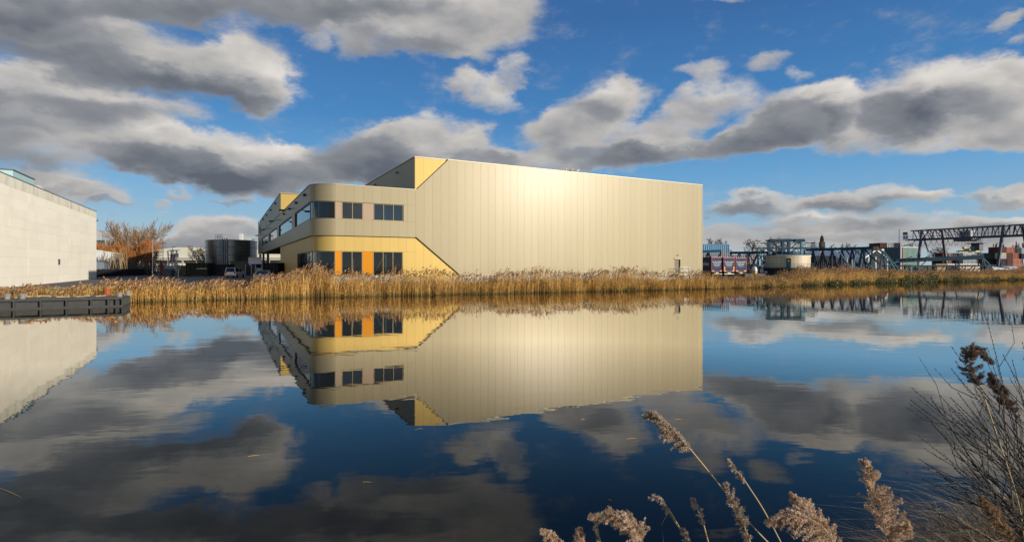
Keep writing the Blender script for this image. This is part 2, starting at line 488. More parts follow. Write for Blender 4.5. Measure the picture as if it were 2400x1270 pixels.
M['blacktarp'] = mat('black_tarp', (0.012, 0.013, 0.018), rough=0.5)
M['red'] = mat('red_paint', (0.36, 0.025, 0.03), rough=0.5)
M['amber'] = mat('amber_lens', (0.85, 0.36, 0.02), rough=0.35)
M['yellow'] = mat('yellow_paint', (0.78, 0.46, 0.03), rough=0.5, vary=0.08)
M['beige'] = mat('beige_sheet', (0.58, 0.48, 0.33), rough=0.55, vary=0.05, rnd=0.06)
M['crane_dark'] = mat('crane_paint', (0.035, 0.038, 0.065), rough=0.5)
M['lettering'] = mat('white_lettering', (0.8, 0.8, 0.78), rough=0.6, vary=0.0)
M['brick'] = mat('shaded_brick', (0.035, 0.026, 0.023), rough=0.9, vary=0.2)  # brick darkened evenly: cloud shade on the tower put into the colour
M['tyre'] = mat('tyre_rubber', (0.015, 0.015, 0.016), rough=0.85)
M['carglass'] = glass_mat('car_glass', (0.25, 0.28, 0.3), bodymix=0.5)
M['silver'] = mat('silver_paint', (0.42, 0.44, 0.47), rough=0.3, metal=0.4, coat=0.5)
M['wood'] = mat('timber', (0.42, 0.27, 0.13), rough=0.85, vary=0.2, nscale=2)
M['tentfabric'] = mat('tent_fabric', (0.58, 0.60, 0.64), rough=0.6)
M['penthouse'] = mat('pale_cyan_sheet', (0.38, 0.55, 0.56), rough=0.5)
M['plate'] = mat('number_plate', (0.85, 0.55, 0.03), rough=0.5)

# ------------------------------------------------------------------ setting: water, land
U = Vector((0.882, 0.4713, 0)).normalized()     # along the far quay and the front wall
V = Vector((-U.y, U.x, 0))                      # away from the river
TH = math.atan2(U.y, U.x)
GZ = 0.9                                        # yard level above the water

def water_material():
    m = bpy.data.materials.new('river_water'); m.use_nodes = True
    nt = m.node_tree; nt.nodes.clear(); N = nt.nodes.new; L = nt.links.new
    geo = N("ShaderNodeNewGeometry")
    def noise(sx, sy, scale, detail, rough=0.5):
        mp = N("ShaderNodeMapping"); mp.inputs["Scale"].default_value = (sx, sy, 1); mp.inputs["Rotation"].default_value = (0, 0, rad(-8))
        L(geo.outputs["Position"], mp.inputs["Vector"])
        n = N("ShaderNodeTexNoise"); n.inputs["Scale"].default_value = scale; n.inputs["Detail"].default_value = detail; n.inputs["Roughness"].default_value = rough
        L(mp.outputs[0], n.inputs["Vector"]); return n.outputs[0]
    a = noise(0.5, 1.0, 0.9, 3.0)
    b = noise(0.6, 1.0, 5.0, 3.0)
    # breeze patches: ripples stronger in some stretches of the river
    p = noise(0.6, 1.0, 0.028, 2.0)
    sx = N("ShaderNodeSeparateXYZ"); L(geo.outputs["Position"], sx.inputs[0])
    mr = N("ShaderNodeMapRange"); L(p, mr.inputs[0]); mr.inputs[1].default_value = 0.42; mr.inputs[2].default_value = 0.62
    mr.inputs[3].default_value = 0.25; mr.inputs[4].default_value = 1.0
    far = N("ShaderNodeMapRange"); L(sx.outputs[0], far.inputs[0]); far.inputs[1].default_value = 15; far.inputs[2].default_value = 45
    far.inputs[3].default_value = 0.45; far.inputs[4].default_value = 2.2
    amp = N("ShaderNodeMath"); amp.operation = 'MULTIPLY'; L(mr.outputs[0], amp.inputs[0]); L(far.outputs[0], amp.inputs[1])
    hb = N("ShaderNodeMath"); hb.operation = 'MULTIPLY'; L(b, hb.inputs[0]); L(amp.outputs[0], hb.inputs[1])
    hb2 = N("ShaderNodeMath"); hb2.operation = 'MULTIPLY'; L(hb.outputs[0], hb2.inputs[0]); hb2.inputs[1].default_value = 0.30
    h = N("ShaderNodeMath"); h.operation = 'ADD'; L(a, h.inputs[0]); L(hb2.outputs[0], h.inputs[1])
    bp = N("ShaderNodeBump"); bp.inputs["Strength"].default_value = 1.0; bp.inputs["Distance"].default_value = WATER_BUMP
    L(h.outputs[0], bp.inputs["Height"])
    gl = N("ShaderNodeBsdfGlossy"); gl.inputs["Roughness"].default_value = 0.012; gl.inputs[0].default_value = (1.0, 0.97, 0.90, 1)
    L(bp.outputs[0], gl.inputs["Normal"])
    df = N("ShaderNodeBsdfDiffuse"); df.inputs[0].default_value = (0.006, 0.011, 0.013, 1)
    fr = N("ShaderNodeFresnel"); fr.inputs[0].default_value = 1.333
    pw = N("ShaderNodeMath"); pw.operation = 'POWER'; L(fr.outputs[0], pw.inputs[0]); pw.inputs[1].default_value = 1.5
    k = N("ShaderNodeMath"); k.operation = 'MULTIPLY'; k.use_clamp = True; L(pw.outputs[0], k.inputs[0]); k.inputs[1].default_value = WATER_REFL
    cap = N("ShaderNodeMath"); cap.operation = 'MINIMUM'; L(k.outputs[0], cap.inputs[0]); cap.inputs[1].default_value = 0.78; k = cap
    ms = N("ShaderNodeMixShader"); L(k.outputs[0], ms.inputs[0]); L(df.outputs[0], ms.inputs[1]); L(gl.outputs[0], ms.inputs[2])
    out = N("ShaderNodeOutputMaterial"); L(ms.outputs[0], out.inputs[0])
    return m
WATER_BUMP = 0.0045
WATER_REFL = 2.75

water = MB().add([(-1500, -900, 0), (3000, -900, 0), (3000, 2600, 0), (-1500, 2600, 0)], [(0, 1, 2, 3)]).build('water', water_material())
water["kind"] = "structure"

# far waterline, left to right, as (X, Y)
SHORE = [(-900, -390), (-200, -45), (-60, 29.5), (-44, 37.5), (-31.7, 44), (-18.9, 50.7), (-9.9, 54.3), (7, 61.3), (24.4, 69), (40, 78), (62, 92), (105, 113), (220, 168), (900, 520), (2900, 1560)]
def shore_y(x):
    for (x0, y0), (x1, y1) in zip(SHORE, SHORE[1:]):
        if x0 <= x <= x1: return y0 + (y1 - y0) * (x - x0) / (x1 - x0)
    return SHORE[-1][1]

def ground_material():
    m = bpy.data.materials.new('bank_ground'); m.use_nodes = True
    nt = m.node_tree; N = nt.nodes.new; L = nt.links.new
    b = nt.nodes["Principled BSDF"]; b.inputs["Roughness"].default_value = 0.95
    geo = N("ShaderNodeNewGeometry")
    n1 = N("ShaderNodeTexNoise"); n1.inputs["Scale"].default_value = 0.35; n1.inputs["Detail"].default_value = 5; L(geo.outputs["Position"], n1.inputs["Vector"])
    n2 = N("ShaderNodeTexNoise"); n2.inputs["Scale"].default_value = 4.0; n2.inputs["Detail"].default_value = 8; n2.inputs["Roughness"].default_value = .7; L(geo.outputs["Position"], n2.inputs["Vector"])
    r = N("ShaderNodeValToRGB"); L(n1.outputs[0], r.inputs[0])
    r.color_ramp.elements[0].position = 0.35; r.color_ramp.elements[0].color = (0.085, 0.125, 0.025, 1)
    r.color_ramp.elements[1].position = 0.65; r.color_ramp.elements[1].color = (0.13, 0.105, 0.05, 1)
    r2 = N("ShaderNodeMapRange"); L(n2.outputs[0], r2.inputs[0]); r2.inputs[1].default_value = .3; r2.inputs[2].default_value = .7; r2.inputs[3].default_value = .55; r2.inputs[4].default_value = 1.35
    sc = N("ShaderNodeVectorMath"); sc.operation = 'SCALE'; L(r.outputs[0], sc.inputs[0]); L(r2.outputs[0], sc.inputs["Scale"])
    L(sc.outputs[0], b.inputs["Base Color"])
    bp = N("ShaderNodeBump"); bp.inputs["Distance"].default_value = 0.08; L(n2.outputs[0], bp.inputs["Height"]); L(bp.outputs[0], b.inputs["Normal"])
    return m
M['ground'] = ground_material()

def build_land():
    xs = []
    x = -900.0
    while x < 2900:
        xs.append(x)
        x += 1.2 if -60 < x < 130 else (25 if x < 400 else 250)
    xs.append(2900.0)
    prof = [(-0.25, -0.5), (0.0, -0.02), (0.5, 0.14), (1.6, 0.42), (3.2, 0.74), (4.6, GZ), (12, GZ), (60, GZ), (400, GZ), (2600, GZ), (9000, GZ)]
    vs = []; fs = []
    n = len(prof)
    for i, x in enumerate(xs):
        y0 = shore_y(x) + 0.35 * math.sin(x * 0.9) * (1 if -60 < x < 130 else 0) + 0.2 * math.sin(x * 2.3 + 1)
        for k, (dv, z) in enumerate(prof):
            j = 0.06 * math.sin(x * 1.7 + k * 2.1) if 1 < k < 5 else 0
            # push inland square to the shore for the near strip
            vs.append((x + V.x * min(dv, 60), y0 + V.y * min(dv, 60) + max(0, dv - 60), z + j))
    for i in range(len(xs) - 1):
        for k in range(n - 1):
            a = i * n + k
            fs.append((a, a + n, a + n + 1, a + 1))
    o = MB().add(vs, fs).build('ground', M['ground'], smooth=True)
    o["kind"] = "structure"
    return o
build_land()

def local_pt(o, p):
    return o.matrix_basis.inverted() @ Vector(p)

# paved yard, lying on the ground behind the bank
def strip(name, pts, z, m):
    o = MB().add([(x, y, z) for x, y in pts], [tuple(range(len(pts)))]).build(name, m)
    o["kind"] = "structure"; return o
P0 = Vector((-10.9, 59.8, 0))                  # foot of the tall hall's front left corner
def uv(s, t, z=0.0): return P0 + U * s + V * t + Vector((0, 0, z))
def xy(p): return (p.x, p.y)
strip('yard_paving', [xy(uv(-60, 4.5)), xy(uv(-10.8, 4.5)), xy(uv(-10.8, 260)), xy(uv(-60, 260))], GZ + 0.006, M['asphalt'])
strip('storage_yard', [xy(uv(45.4, 6)), xy(uv(330, 16)), xy(uv(330, 330)), xy(uv(45.4, 330))], GZ + 0.006, M['asphalt'])
kerb = MB().beam(uv(-60, 4.4, GZ + .05), uv(-10.8, 4.4, GZ + .05), 0.15, 0.14).build('kerb', M['concrete'])
kerb["kind"] = "structure"

# near bank under the camera
def build_near_bank():
    vs = []; fs = []
    xs = [-400, -60, -20] + [(-10 + 0.4 * i) for i in range(76)] + [30, 60, 400]
    prof = [(0.4, -0.4), (0.0, 0.0), (-0.8, 0.42), (-1.8, 0.85), (-3.0, 1.25), (-4.2, 1.4), (-30, 1.5)]
    for x in xs:
        y0 = 3.7 + 0.42 * x + 0.15 * math.sin(x * 1.9)
        for k, (dv, z) in enumerate(prof):
            vs.append((x + V.x * dv, y0 + V.y * dv, z + (0.05 * math.sin(3.1 * x + k) if 0 < k < 6 else 0)))
    n = len(prof)
    for i in range(len(xs) - 1):
        for k in range(n - 1):
            a = i * n + k; fs.append((a, a + 1, a + n + 1, a + n))
    o = fix_normals(MB().add(vs, fs).build('near_bank', M['ground'], smooth=True))
    o["kind"] = "structure"
build_near_bank()
def near_bank_z(x, y):
    # distance back from the near waterline, measured along V
    dv = ((y - (3.7 + 0.42 * x)) / (V.y - 0.42 * V.x))
    pr = [(0.0, 0.0), (-0.8, 0.42), (-1.8, 0.85), (-3.0, 1.25), (-4.2, 1.4), (-30, 1.5)]
    if dv >= 0: return -0.2
    for (a, za), (b, zb) in zip(pr, pr[1:]):
        if b <= dv <= a: return za + (zb - za) * (a - dv) / (a - b)
    return 1.5
# ------------------------------------------------------------------ the gold and champagne warehouse
def s_of(px):
    r = (px - 1200) / FPX
    return (r * P0.y - P0.x) / (U.x - r * U.y)
CORNER = 10.6
RC = 2.0
CP = P0 - U * CORNER
def t_of(px):
    r = (px - 1200) / FPX
    return (r * CP.y - CP.x) / (V.x - r * V.y)

def inset_poly(poly, d):
    n = len(poly); out = []
    area = sum(poly[i][0] * poly[(i + 1) % n][1] - poly[(i + 1) % n][0] * poly[i][1] for i in range(n))
    sg = 1 if area > 0 else -1
    lines = []
    for i in range(n):
        (x0, y0), (x1, y1) = poly[i], poly[(i + 1) % n]
        l = math.hypot(x1 - x0, y1 - y0)
        nx, ny = -(y1 - y0) / l * sg, (x1 - x0) / l * sg
        lines.append((x0 + nx * d, y0 + ny * d, (x1 - x0) / l, (y1 - y0) / l))
    for i in range(n):
        ax, ay, adx, ady = lines[i - 1]; bx, by, bdx, bdy = lines[i]
        den = adx * bdy - ady * bdx
        if abs(den) < 1e-6: out.append((bx, by)); continue
        t = ((bx - ax) * bdy - (by - ay) * bdx) / den
        out.append((ax + adx * t, ay + ady * t))
    return out

def clip_poly(poly, a, b, c):
    """keep the side where a*x + b*y <= c"""
    out = []
    for i in range(len(poly)):
        p, q = poly[i], poly[(i + 1) % len(poly)]
        dp, dq = a * p[0] + b * p[1] - c, a * q[0] + b * q[1] - c
        if dp <= 0: out.append(p)
        if (dp < 0 < dq) or (dq < 0 < dp):
            t = dp / (dp - dq); out.append((p[0] + (q[0] - p[0]) * t, p[1] + (q[1] - p[1]) * t))
    return out

def poly_area(p):
    return abs(sum(p[i][0] * p[(i + 1) % len(p)][1] - p[(i + 1) % len(p)][0] * p[i][1] for i in range(len(p)))) / 2

def panel(root, poly, fn, d0, d1, m, name='panel', joint=0.0018, bev=0.009):
    """one cladding panel: slab with chamfered face and an open joint all round; fn(a, z, depth) -> point"""
    if len(poly) < 3 or poly_area(poly) < 0.02: return None
    area = sum(poly[i][0] * poly[(i + 1) % len(poly)][1] - poly[(i + 1) % len(poly)][0] * poly[i][1] for i in range(len(poly)))
    if area < 0: poly = poly[::-1]
    p1 = inset_poly(poly, joint); p2 = inset_poly(poly, joint + bev)
    n = len(poly)
    vs = [fn(a, z, d0) for a, z in p1] + [fn(a, z, d1 - bev * 0.45) for a, z in p1] + [fn(a, z, d1) for a, z in p2]
    fs = [tuple(range(n - 1, -1, -1)), tuple(range(2 * n, 3 * n))]
    for r in (0, n):
        fs += [(r + i, r + (i + 1) % n, r + (i + 1) % n + n, r + i + n) for i in range(n)]
    return fix_normals(MB().add(vs, fs).build(name, m, root))

wh = thing('warehouse', 'long gold and champagne metal clad warehouse with rounded glass corner by the water', 'warehouse', (P0.x, P0.y, GZ), TH)
Zl = lambda z: z - GZ
ZR, ZL_, ZB = Zl(15.15), Zl(11.45), Zl(6.17)
W1, W0 = Zl(9.72), Zl(7.90)          # upper window band
G1, G0 = Zl(4.55), Zl(2.0)           # ground floor windows
PL = Zl(1.85)
SR = s_of(1642)                       # right end of the hall
DEPTH = 107.0
SKIN = 0.30                           # champagne skin stands proud of the gold one
front = lambda a, z, d: (a, -d, z)
side = lambda a, z, d: (-CORNER - d, a, z)

# solid cores
boxpart('hall_core', M['joint'], wh, 0.03, SR - 0.05, 0.02, DEPTH, 0, ZR - 0.12)
boxpart('rear_core', M['backing'], wh, -CORNER + 0.03, 0.0, 39.55, DEPTH, ZB + 0.2, ZR - 0.12)
boxpart('roof', M['roof'], wh, 0.0, SR - 0.02, 0.0, DEPTH + 0.02, ZR - 0.11, ZR - 0.02)
boxpart('plinth', M['concrete'], wh, 5.2, SR - 0.02, -0.16, 0.0, -1.2, PL)
boxpart('plinth', M['concrete'], wh, -CORNER + RC, 5.2, -0.05, 0.03, -1.2, G0 - 0.05)
boxpart('plinth', M['concrete'], wh, -CORNER - 0.04, -CORNER + 0.3, RC, 39.5, -0.6, G0 - 0.05)
boxpart('drip_edge', M['trim_light'], wh, 5.3, SR + 0.02, -0.33, -0.17, PL + 0.002, PL + 0.07)

# hall front: full height champagne panels, cut by the two diagonals
PW = SR / 45.0
diag_up = (1.0, 1.0)                  # s + (z-ZR) : line from (3.86, top) to (0.1, ZL)
door_a, door_b, door_top = s_of(1577.5), s_of(1591.3), Zl(3.98)
for k in range(45):
    a, b = k * PW, (k + 1) * PW
    base = [(a, PL + 0.08), (b, PL + 0.08), (b, ZR), (a, ZR)]
    # upper gold triangle : z > ZL + (s-0.05)*0.975
    ku = (ZR - ZL_) / 3.80
    champ = clip_poly(base, -ku, 1.0, ZL_ - ku * 0.05)
    kl = (ZB - PL) / 5.35
    champ = clip_poly(champ, -kl, -1.0, -(ZB + kl * 0.12))
    if a < door_b and b > door_a:     # leave the door opening free
        parts = [clip_poly(champ, 0, -1.0, -door_top)]
        lower = clip_poly(champ, 0, 1.0, door_top)
        parts.append(clip_poly(lower, 1.0, 0, door_a)); parts.append(clip_poly(lower, -1.0, 0, -door_b))
        for q in parts:
            if len(q) > 2: panel(wh, q, front, 0.0, SKIN, M['champagne'])
    else:
        panel(wh, champ, front, 0.0, SKIN, M['champagne'])
    up = clip_poly(base, ku, -1.0, -(ZL_ - ku * 0.05))
    panel(wh, up, front, 0.0, 0.06, M['gold'])
    lo = clip_poly([(a, Zl(1.5)), (b, Zl(1.5)), (b, ZB + .1), (a, ZB + .1)], kl, 1.0, ZB + kl * 0.12)
    panel(wh, lo, front, 0.0, 0.06, M['gold'])
# coping
boxpart('coping', M['trim_light'], wh, 3.8, SR + 0.04, -0.36, 0.25, ZR + 0.002, ZR + 0.10)
boxpart('coping', M['trim_light'], wh, -0.05, 3.79, -0.12, 0.25, ZR + 0.002, ZR + 0.12)
boxpart('coping', M['trim'], wh, -0.09, 0.2, 0.26, DEPTH, ZR + 0.002, ZR + 0.10)
boxpart('corner_trim', M['trim_light'], wh, SR - 0.01, SR + 0.05, -0.34, 0.3, PL, ZR)
# hall's left wall above the low wing
for k in range(10):
    panel(wh, [(k * 4.0, ZL_ - .2), (k * 4.0 + 4.0, ZL_ - .2), (k * 4.0 + 4.0, ZR), (k * 4.0, ZR)], lambda a, z, d: (-d, a, z), -0.02, 0.05, M['champagne'])
for t in (6.5, 17.5, 29):
    boxpart('wall_light', M['trim'], wh, -0.30, -0.055, t, t + 0.34, ZR - 0.78, ZR - 0.62)

# low wing, front: bands of panels
wend = s_of(943.5)                    # right end of the window strip
nb = 9
PWL = (CORNER - RC) / nb
for k in range(nb):
    a, b = -CORNER + RC + k * PWL, -CORNER + RC + (k + 1) * PWL
    def band(z0, z1, m, dp):
        panel(wh, [(a, z0), (b, z0), (b, z1), (a, z1)], front, dp - 0.07, dp, m)
    band(W1, ZL_, M['champagne'], SKIN)
    band(ZB, W0, M['champagne'], SKIN)
    band(G1, ZB + 0.1, M['gold'], 0.06)
    q = clip_poly([(a, W0), (b, W0), (b, W1), (a, W1)], -1, 0, -(wend + 0.02))
    panel(wh, q, front, SKIN - 0.07, SKIN, M['champagne'])
    q = clip_poly([(a, Zl(1.5)), (b, Zl(1.5)), (b, G1), (a, G1)], -1, 0, -(wend + 0.02))
    panel(wh, q, front, -0.01, 0.06, M['gold'])
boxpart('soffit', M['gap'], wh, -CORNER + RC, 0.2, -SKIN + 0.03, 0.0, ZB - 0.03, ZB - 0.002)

def arc_strip(name, z0, z1, off, thick, m, a0=0.0, a1=90.0, n=20, parent=wh):
    """curved sheet round the corner; angle 0 = front plane, 90 = side plane"""
    cx, cy = -CORNER + RC, RC
    vs = []; fs = []
    for i in range(n + 1):
        a = rad(a0 + (a1 - a0) * i / n)
        for r in (RC + off, RC + off - thick):
            for z in (z0, z1):
                vs.append((cx - r * math.sin(a), cy - r * math.cos(a), z))
    for i in range(n):
        b = i * 4
        fs += [(b, b + 1, b + 5, b + 4), (b + 2, b + 6, b + 7, b + 3), (b + 1, b + 3, b + 7, b + 5), (b, b + 4, b + 6, b + 2)]
    fs += [(0, 2, 3, 1), (n * 4, n * 4 + 1, n * 4 + 3, n * 4 + 2)]
    o = fix_normals(MB().add(vs, fs).build(name, m, parent))
    for p in o.data.polygons:
        p.use_smooth = abs(p.normal.z) < 0.5
    try: o.data.set_sharp_from_angle(angle=rad(40))
    except Exception: pass
    return o
for z0, z1, off, m in ((W1 + .01, ZL_, SKIN, M['champagne']), (ZB, W0 - .01, SKIN, M['champagne']), (G1 + .01, ZB + 0.1, 0.06, M['gold'])):
    arc_strip('curved_panel', z0, z1, off, 0.07, m)
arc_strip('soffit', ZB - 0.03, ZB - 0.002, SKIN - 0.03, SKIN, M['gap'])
arc_strip('coping', ZL_ + 0.002, ZL_ + 0.09, SKIN + 0.05, 0.6, M['trim_light'])
arc_strip('plinth', Zl(0.3), G0 - 0.05, 0.04, 0.3, M['concrete'])
boxpart('coping', M['trim_light'], wh, -CORNER + RC, 0.12, -SKIN - 0.05, 0.25, ZL_ + 0.002, ZL_ + 0.09)
boxpart('coping', M['trim'], wh, -CORNER - SKIN - 0.05, -CORNER + 0.25, RC, 99.0, ZL_ + 0.002, ZL_ + 0.09)
boxpart('roof', M['roof'], wh, -CORNER + 0.6, -0.06, 0.5, 39.5, ZL_ - 0.45, ZL_ - 0.35)
arc_strip('roof', ZL_ - 0.45, ZL_ - 0.35, -0.05, RC - 0.06, M['roof'])

# low wing interior
def slab(name, m, z0, z1):
    poly = [(-CORNER + .3, RC), (-9.75, 0.95), (-CORNER + RC, 0.12), (0, 0.12), (0, 39.5), (-CORNER + .3, 39.5)]
    fix_normals(MB().prism(poly, lambda x, y: (x, y, z0), lambda x, y: (x, y, z1)).build(name, m, wh))
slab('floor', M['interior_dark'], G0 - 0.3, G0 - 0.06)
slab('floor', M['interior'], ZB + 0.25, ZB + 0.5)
slab('ceiling', M['interior'], W1 + 0.05, W1 + 0.12)
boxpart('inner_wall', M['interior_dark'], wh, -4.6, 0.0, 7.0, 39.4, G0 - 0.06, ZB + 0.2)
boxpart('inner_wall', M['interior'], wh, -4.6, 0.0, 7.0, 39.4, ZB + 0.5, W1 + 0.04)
for s0 in (-8.2, -3.0):
    MB().tube([(s0, 1.2, G0), (s0, 1.2, ZB)], 0.14, 10).build('column', M['white'], wh)
    MB().tube([(s0, 1.2, ZB + .5), (s0, 1.2, W1)], 0.14, 10).build('column', M['white'], wh)
MB().beam((s_of(880), 1.0, G0), (s_of(915), 1.0, G1 + .3), 0.09).build('brace', M['white'], wh)
MB().beam((s_of(921), 1.0, G1 + .3), (s_of(943), 1.0, G1 - 1.6), 0.09).build('brace', M['white'], wh)
boxpart('desk', M['white'], wh, -6.6, -6.45, 1.0, 1.1, G0, G0 + 1.7)

# front windows
def window_front(z0, z1, pxs, m_inf, dp):
    """pxs: list of (px0, px1, kind, number of panes)"""
    for p0, p1, kind, n in pxs:
        a, b = s_of(p0), s_of(p1)
        if kind == 'infill':
            panel(wh, [(a, z0), (b, z0), (b, z1), (a, z1)], front, dp - 0.06, dp, m_inf, 'infill_panel')
            continue
        fr = MB()
        fw = 0.055
        fr.box(a, b, -dp - 0.02, -dp + 0.10, z1 - fw, z1); fr.box(a, b, -dp - 0.02, -dp + 0.10, z0, z0 + fw)
        for i in range(n + 1):
            c = a + (b - a) * i / n
            c0, c1 = max(a, c - fw / 2), min(b, c + fw / 2)
            if i == 0: c1 = a + fw
            if i == n: c0 = b - fw
            fr.box(c0, c1, -dp - 0.018, -dp + 0.098, z0 + fw, z1 - fw)
        w = fr.build('window', M['frame_gold'], wh)
        for i in range(n):
            c0 = a + (b - a) * i / n; c1 = a + (b - a) * (i + 1) / n
            boxpart('pane', M['glass_sky'] if dp > .1 else M['glass'], w, c0 + 0.03, c1 - 0.03, -dp + 0.02, -dp + 0.035, z0 + 0.03, z1 - 0.03)
layout = [(785.3, 800.2, 'infill', 1), (800.6, 849.3, 'window', 2), (849.7, 874.3, 'infill', 1), (874.7, 943.4, 'window', 3)]
window_front(W0 + .01, W1 - .01, layout, M['pink_panel'], SKIN - 0.10)
window_front(G0, G1 - .01, layout, M['orange_panel'], 0.0)
boxpart('window_head', M['gap'], wh, -CORNER + RC, wend, -SKIN + 0.0, -0.02, W1 - 0.008, W1 + 0.004)
boxpart('sill', M['trim'], wh, -CORNER + RC, wend, -0.10, 0.0, G0 - 0.048, G0 - 0.003)
for z0, z1, dp in ((W0, W1, SKIN - .10), (G0, G1, 0.0)):
    # curved corner glass: frame rails, then two panes
    w = arc_strip('window', z0, z0 + .06, dp + .02, 0.12, M['trim'])
    arc_strip('frame', z1 - .06, z1, dp + .02, 0.12, M['trim'], parent=w)
    arc_strip('pane', z0 + .05, z1 - .05, dp - .03, 0.02, M['glass'], 0, 63, parent=w)
    arc_strip('pane', z0 + .05, z1 - .05, dp - .03, 0.02, M['glass_green'], 64, 90, parent=w)
    arc_strip('mullion', z0 + .05, z1 - .05, dp + .02, 0.10, M['trim'], 0, 2, 2, parent=w)

# side towards the yard
SIDE_W = [(2.0, t_of(696.5)), (t_of(689.5), t_of(658.2)), (t_of(653.7), t_of(634.7)), (t_of(631), t_of(617.5))]
tops = [2.0, 8.0, 14.0, 20, 26, 32, 38, 44, 52, 60, 68, 76, 84, 92, 99]
for a, b in zip(tops, tops[1:]):
    panel(wh, [(a, W1), (b, W1), (b, ZL_), (a, ZL_)], side, SKIN - .07, SKIN, M['champagne'])
    panel(wh, [(a, ZB), (b, ZB), (b, W0), (a, W0)], side, SKIN - .07, SKIN, M['champagne'])
edges = []
prev = SIDE_W[0][1]
for a, b in SIDE_W[1:] + [(99.0, 99.0)]:
    panel(wh, [(prev, W0), (a, W0), (a, W1), (prev, W1)], side, SKIN - .07, SKIN, M['champagne'])
    prev = b
# far end: the skin climbs to the roof along a diagonal
panel(wh, [(99, ZB), (DEPTH, ZB), (DEPTH, ZR), (104, ZR), (99, ZL_)], side, SKIN - .07, SKIN, M['champagne'])
panel(wh, [(100, -0.3), (DEPTH, -0.3), (DEPTH, ZB), (100, ZB)], side, -0.2, 0.06, M['champagne'])
for a, b in [(39.5, 52), (52, 64), (64, 76), (76, 88), (88, 100), (100, 104.3)]:
    panel(wh, [(a, ZL_ - .05), (b, ZL_ - .05), (b, ZR), (a, ZR)], side, 0.0, 0.06, M['champagne'])
boxpart('coping', M['trim'], wh, -CORNER - 0.12, -CORNER + 0.2, 39.4, 104.0, ZR + .002, ZR + .10)
boxpart('coping', M['trim_light'], wh, -CORNER - 0.12, 0.0, 39.2, 39.39, ZR + .002, ZR + .12)
for k in range(9):
    a = -CORNER + k * CORNER / 9; b = a + CORNER / 9
    panel(wh, [(a, ZL_ - .4), (b, ZL_ - .4), (b, ZR), (a, ZR)], lambda s, z, d: (s, 39.5 - d, z), 0, 0.06, M['gold'])
for i, (a, b) in enumerate(SIDE_W):
    fr = MB(); fw = 0.12
    x0, x1 = -CORNER - 0.22, -CORNER - 0.10
    fr.box(x0, x1, a, b, W0, W0 + fw); fr.box(x0, x1, a, b, W1 - fw, W1)
    fr.box(x0 + .002, x1, a, a + fw, W0 + fw, W1 - fw); fr.box(x0 + .002, x1, b - fw, b, W0 + fw, W1 - fw)
    w = fr.build('window', M['black'], wh)
    n = 7 if i < 2 else 4
    for k in range(n):
        c0 = a + (b - a) * k / n; c1 = a + (b - a) * (k + 1) / n
        boxpart('pane', M['glass'], w, x1 - .05, x1 - .035, c0 + .04, c1 - .04, W0 + .05, W1 - .05)
    if i < 2:
        for k in range(int((b - a) * 1.6)):
            c = a + 0.3 + k / 1.6
            boxpart('blind', M['blind'], w, x1 + .30, x1 + .32, c, c + 0.18 + 0.22 * random.random(), W0 + .1, W1 - .05)
# gold ground floor on the yard side
gw = t_of(698)
for a, b in [(2.0, 8), (8, 14), (14, 20), (20, 26), (26, 32), (32, 39.5)]:
    panel(wh, [(a, G1), (b, G1), (b, ZB + .1), (a, ZB + .1)], side, -0.02, 0.06, M['gold'])
for a, b in [(gw, 20), (20, 26), (26, 32), (32, 39.5)]:
    panel(wh, [(a, Zl(1.2)), (b, Zl(1.2)), (b, G1), (a, G1)], side, -0.02, 0.06, M['gold'])
fr = MB()
for k in range(6):
    c = 2.0 + (gw - 2.0) * k / 5
    fr.box(-CORNER - .02, -CORNER + .10, c - .05, c + .05, G0, G1)
fr.box(-CORNER - .018, -CORNER + .10, 2.0, gw, G1 - .1, G1); fr.box(-CORNER - .018, -CORNER + .10, 2.0, gw, G0, G0 + .1)
w = fr.build('window', M['black'], wh)
for k in range(5):
    c0 = 2.0 + (gw - 2.0) * k / 5; c1 = 2.0 + (gw - 2.0) * (k + 1) / 5
    boxpart('pane', M['glass'], w, -CORNER + .03, -CORNER + .045, c0 + .06, c1 - .06, G0 + .05, G1 - .05)
# loading recess
boxpart('recess_wall', M['backing'], wh, -5.0, -4.9, 39.6, 100, -0.2, ZB)
boxpart('recess_end', M['gold'], wh, -CORNER + .05, -4.9, 39.5, 39.7, -0.2, ZB)
boxpart('recess_ceiling', M['backing'], wh, -CORNER - .05, -4.9, 39.7, 100, ZB + 0.02, ZB + .1)
for t in (48, 60, 72, 84):
    boxpart('loading_door', M['grey'], wh, -5.12, -5.0, t, t + 5, 0, 4.3)
for t in (75, 92):
    boxpart('post', M['trim'], wh, -CORNER, -CORNER + .5, t, t + .5, 0, ZB)
# parapet lights and banner arms on the yard side
for px in (723.5, 702.5, 686, 672.5):
    t = t_of(px)
    boxpart('wall_light', M['black'], wh, -CORNER - SKIN - 0.26, -CORNER - SKIN - .002, t, t + 0.5, ZL_ - 0.75, ZL_ - 0.50)
for px in (648, 636, 626.5, 618.5):
    t = t_of(px)
    boxpart('wall_light', M['black'], wh, -CORNER - 0.32, -CORNER - .062, t, t + 0.6, ZR - 0.9, ZR - 0.6)
for px in (694, 662.5, 638, 621, 609.5):
    t = t_of(px)
    mb = MB(); x0 = -CORNER - SKIN
    mb.tube([(x0, t, ZL_ - .95), (x0 - 1.25, t - .1, ZL_ - 1.25)], 0.05, 6); mb.box(x0 - 1.75, x0 - 1.05, t - .28, t + .08, ZL_ - 1.40, ZL_ - 1.18)
    mb.build('floodlight', M['black'], wh)
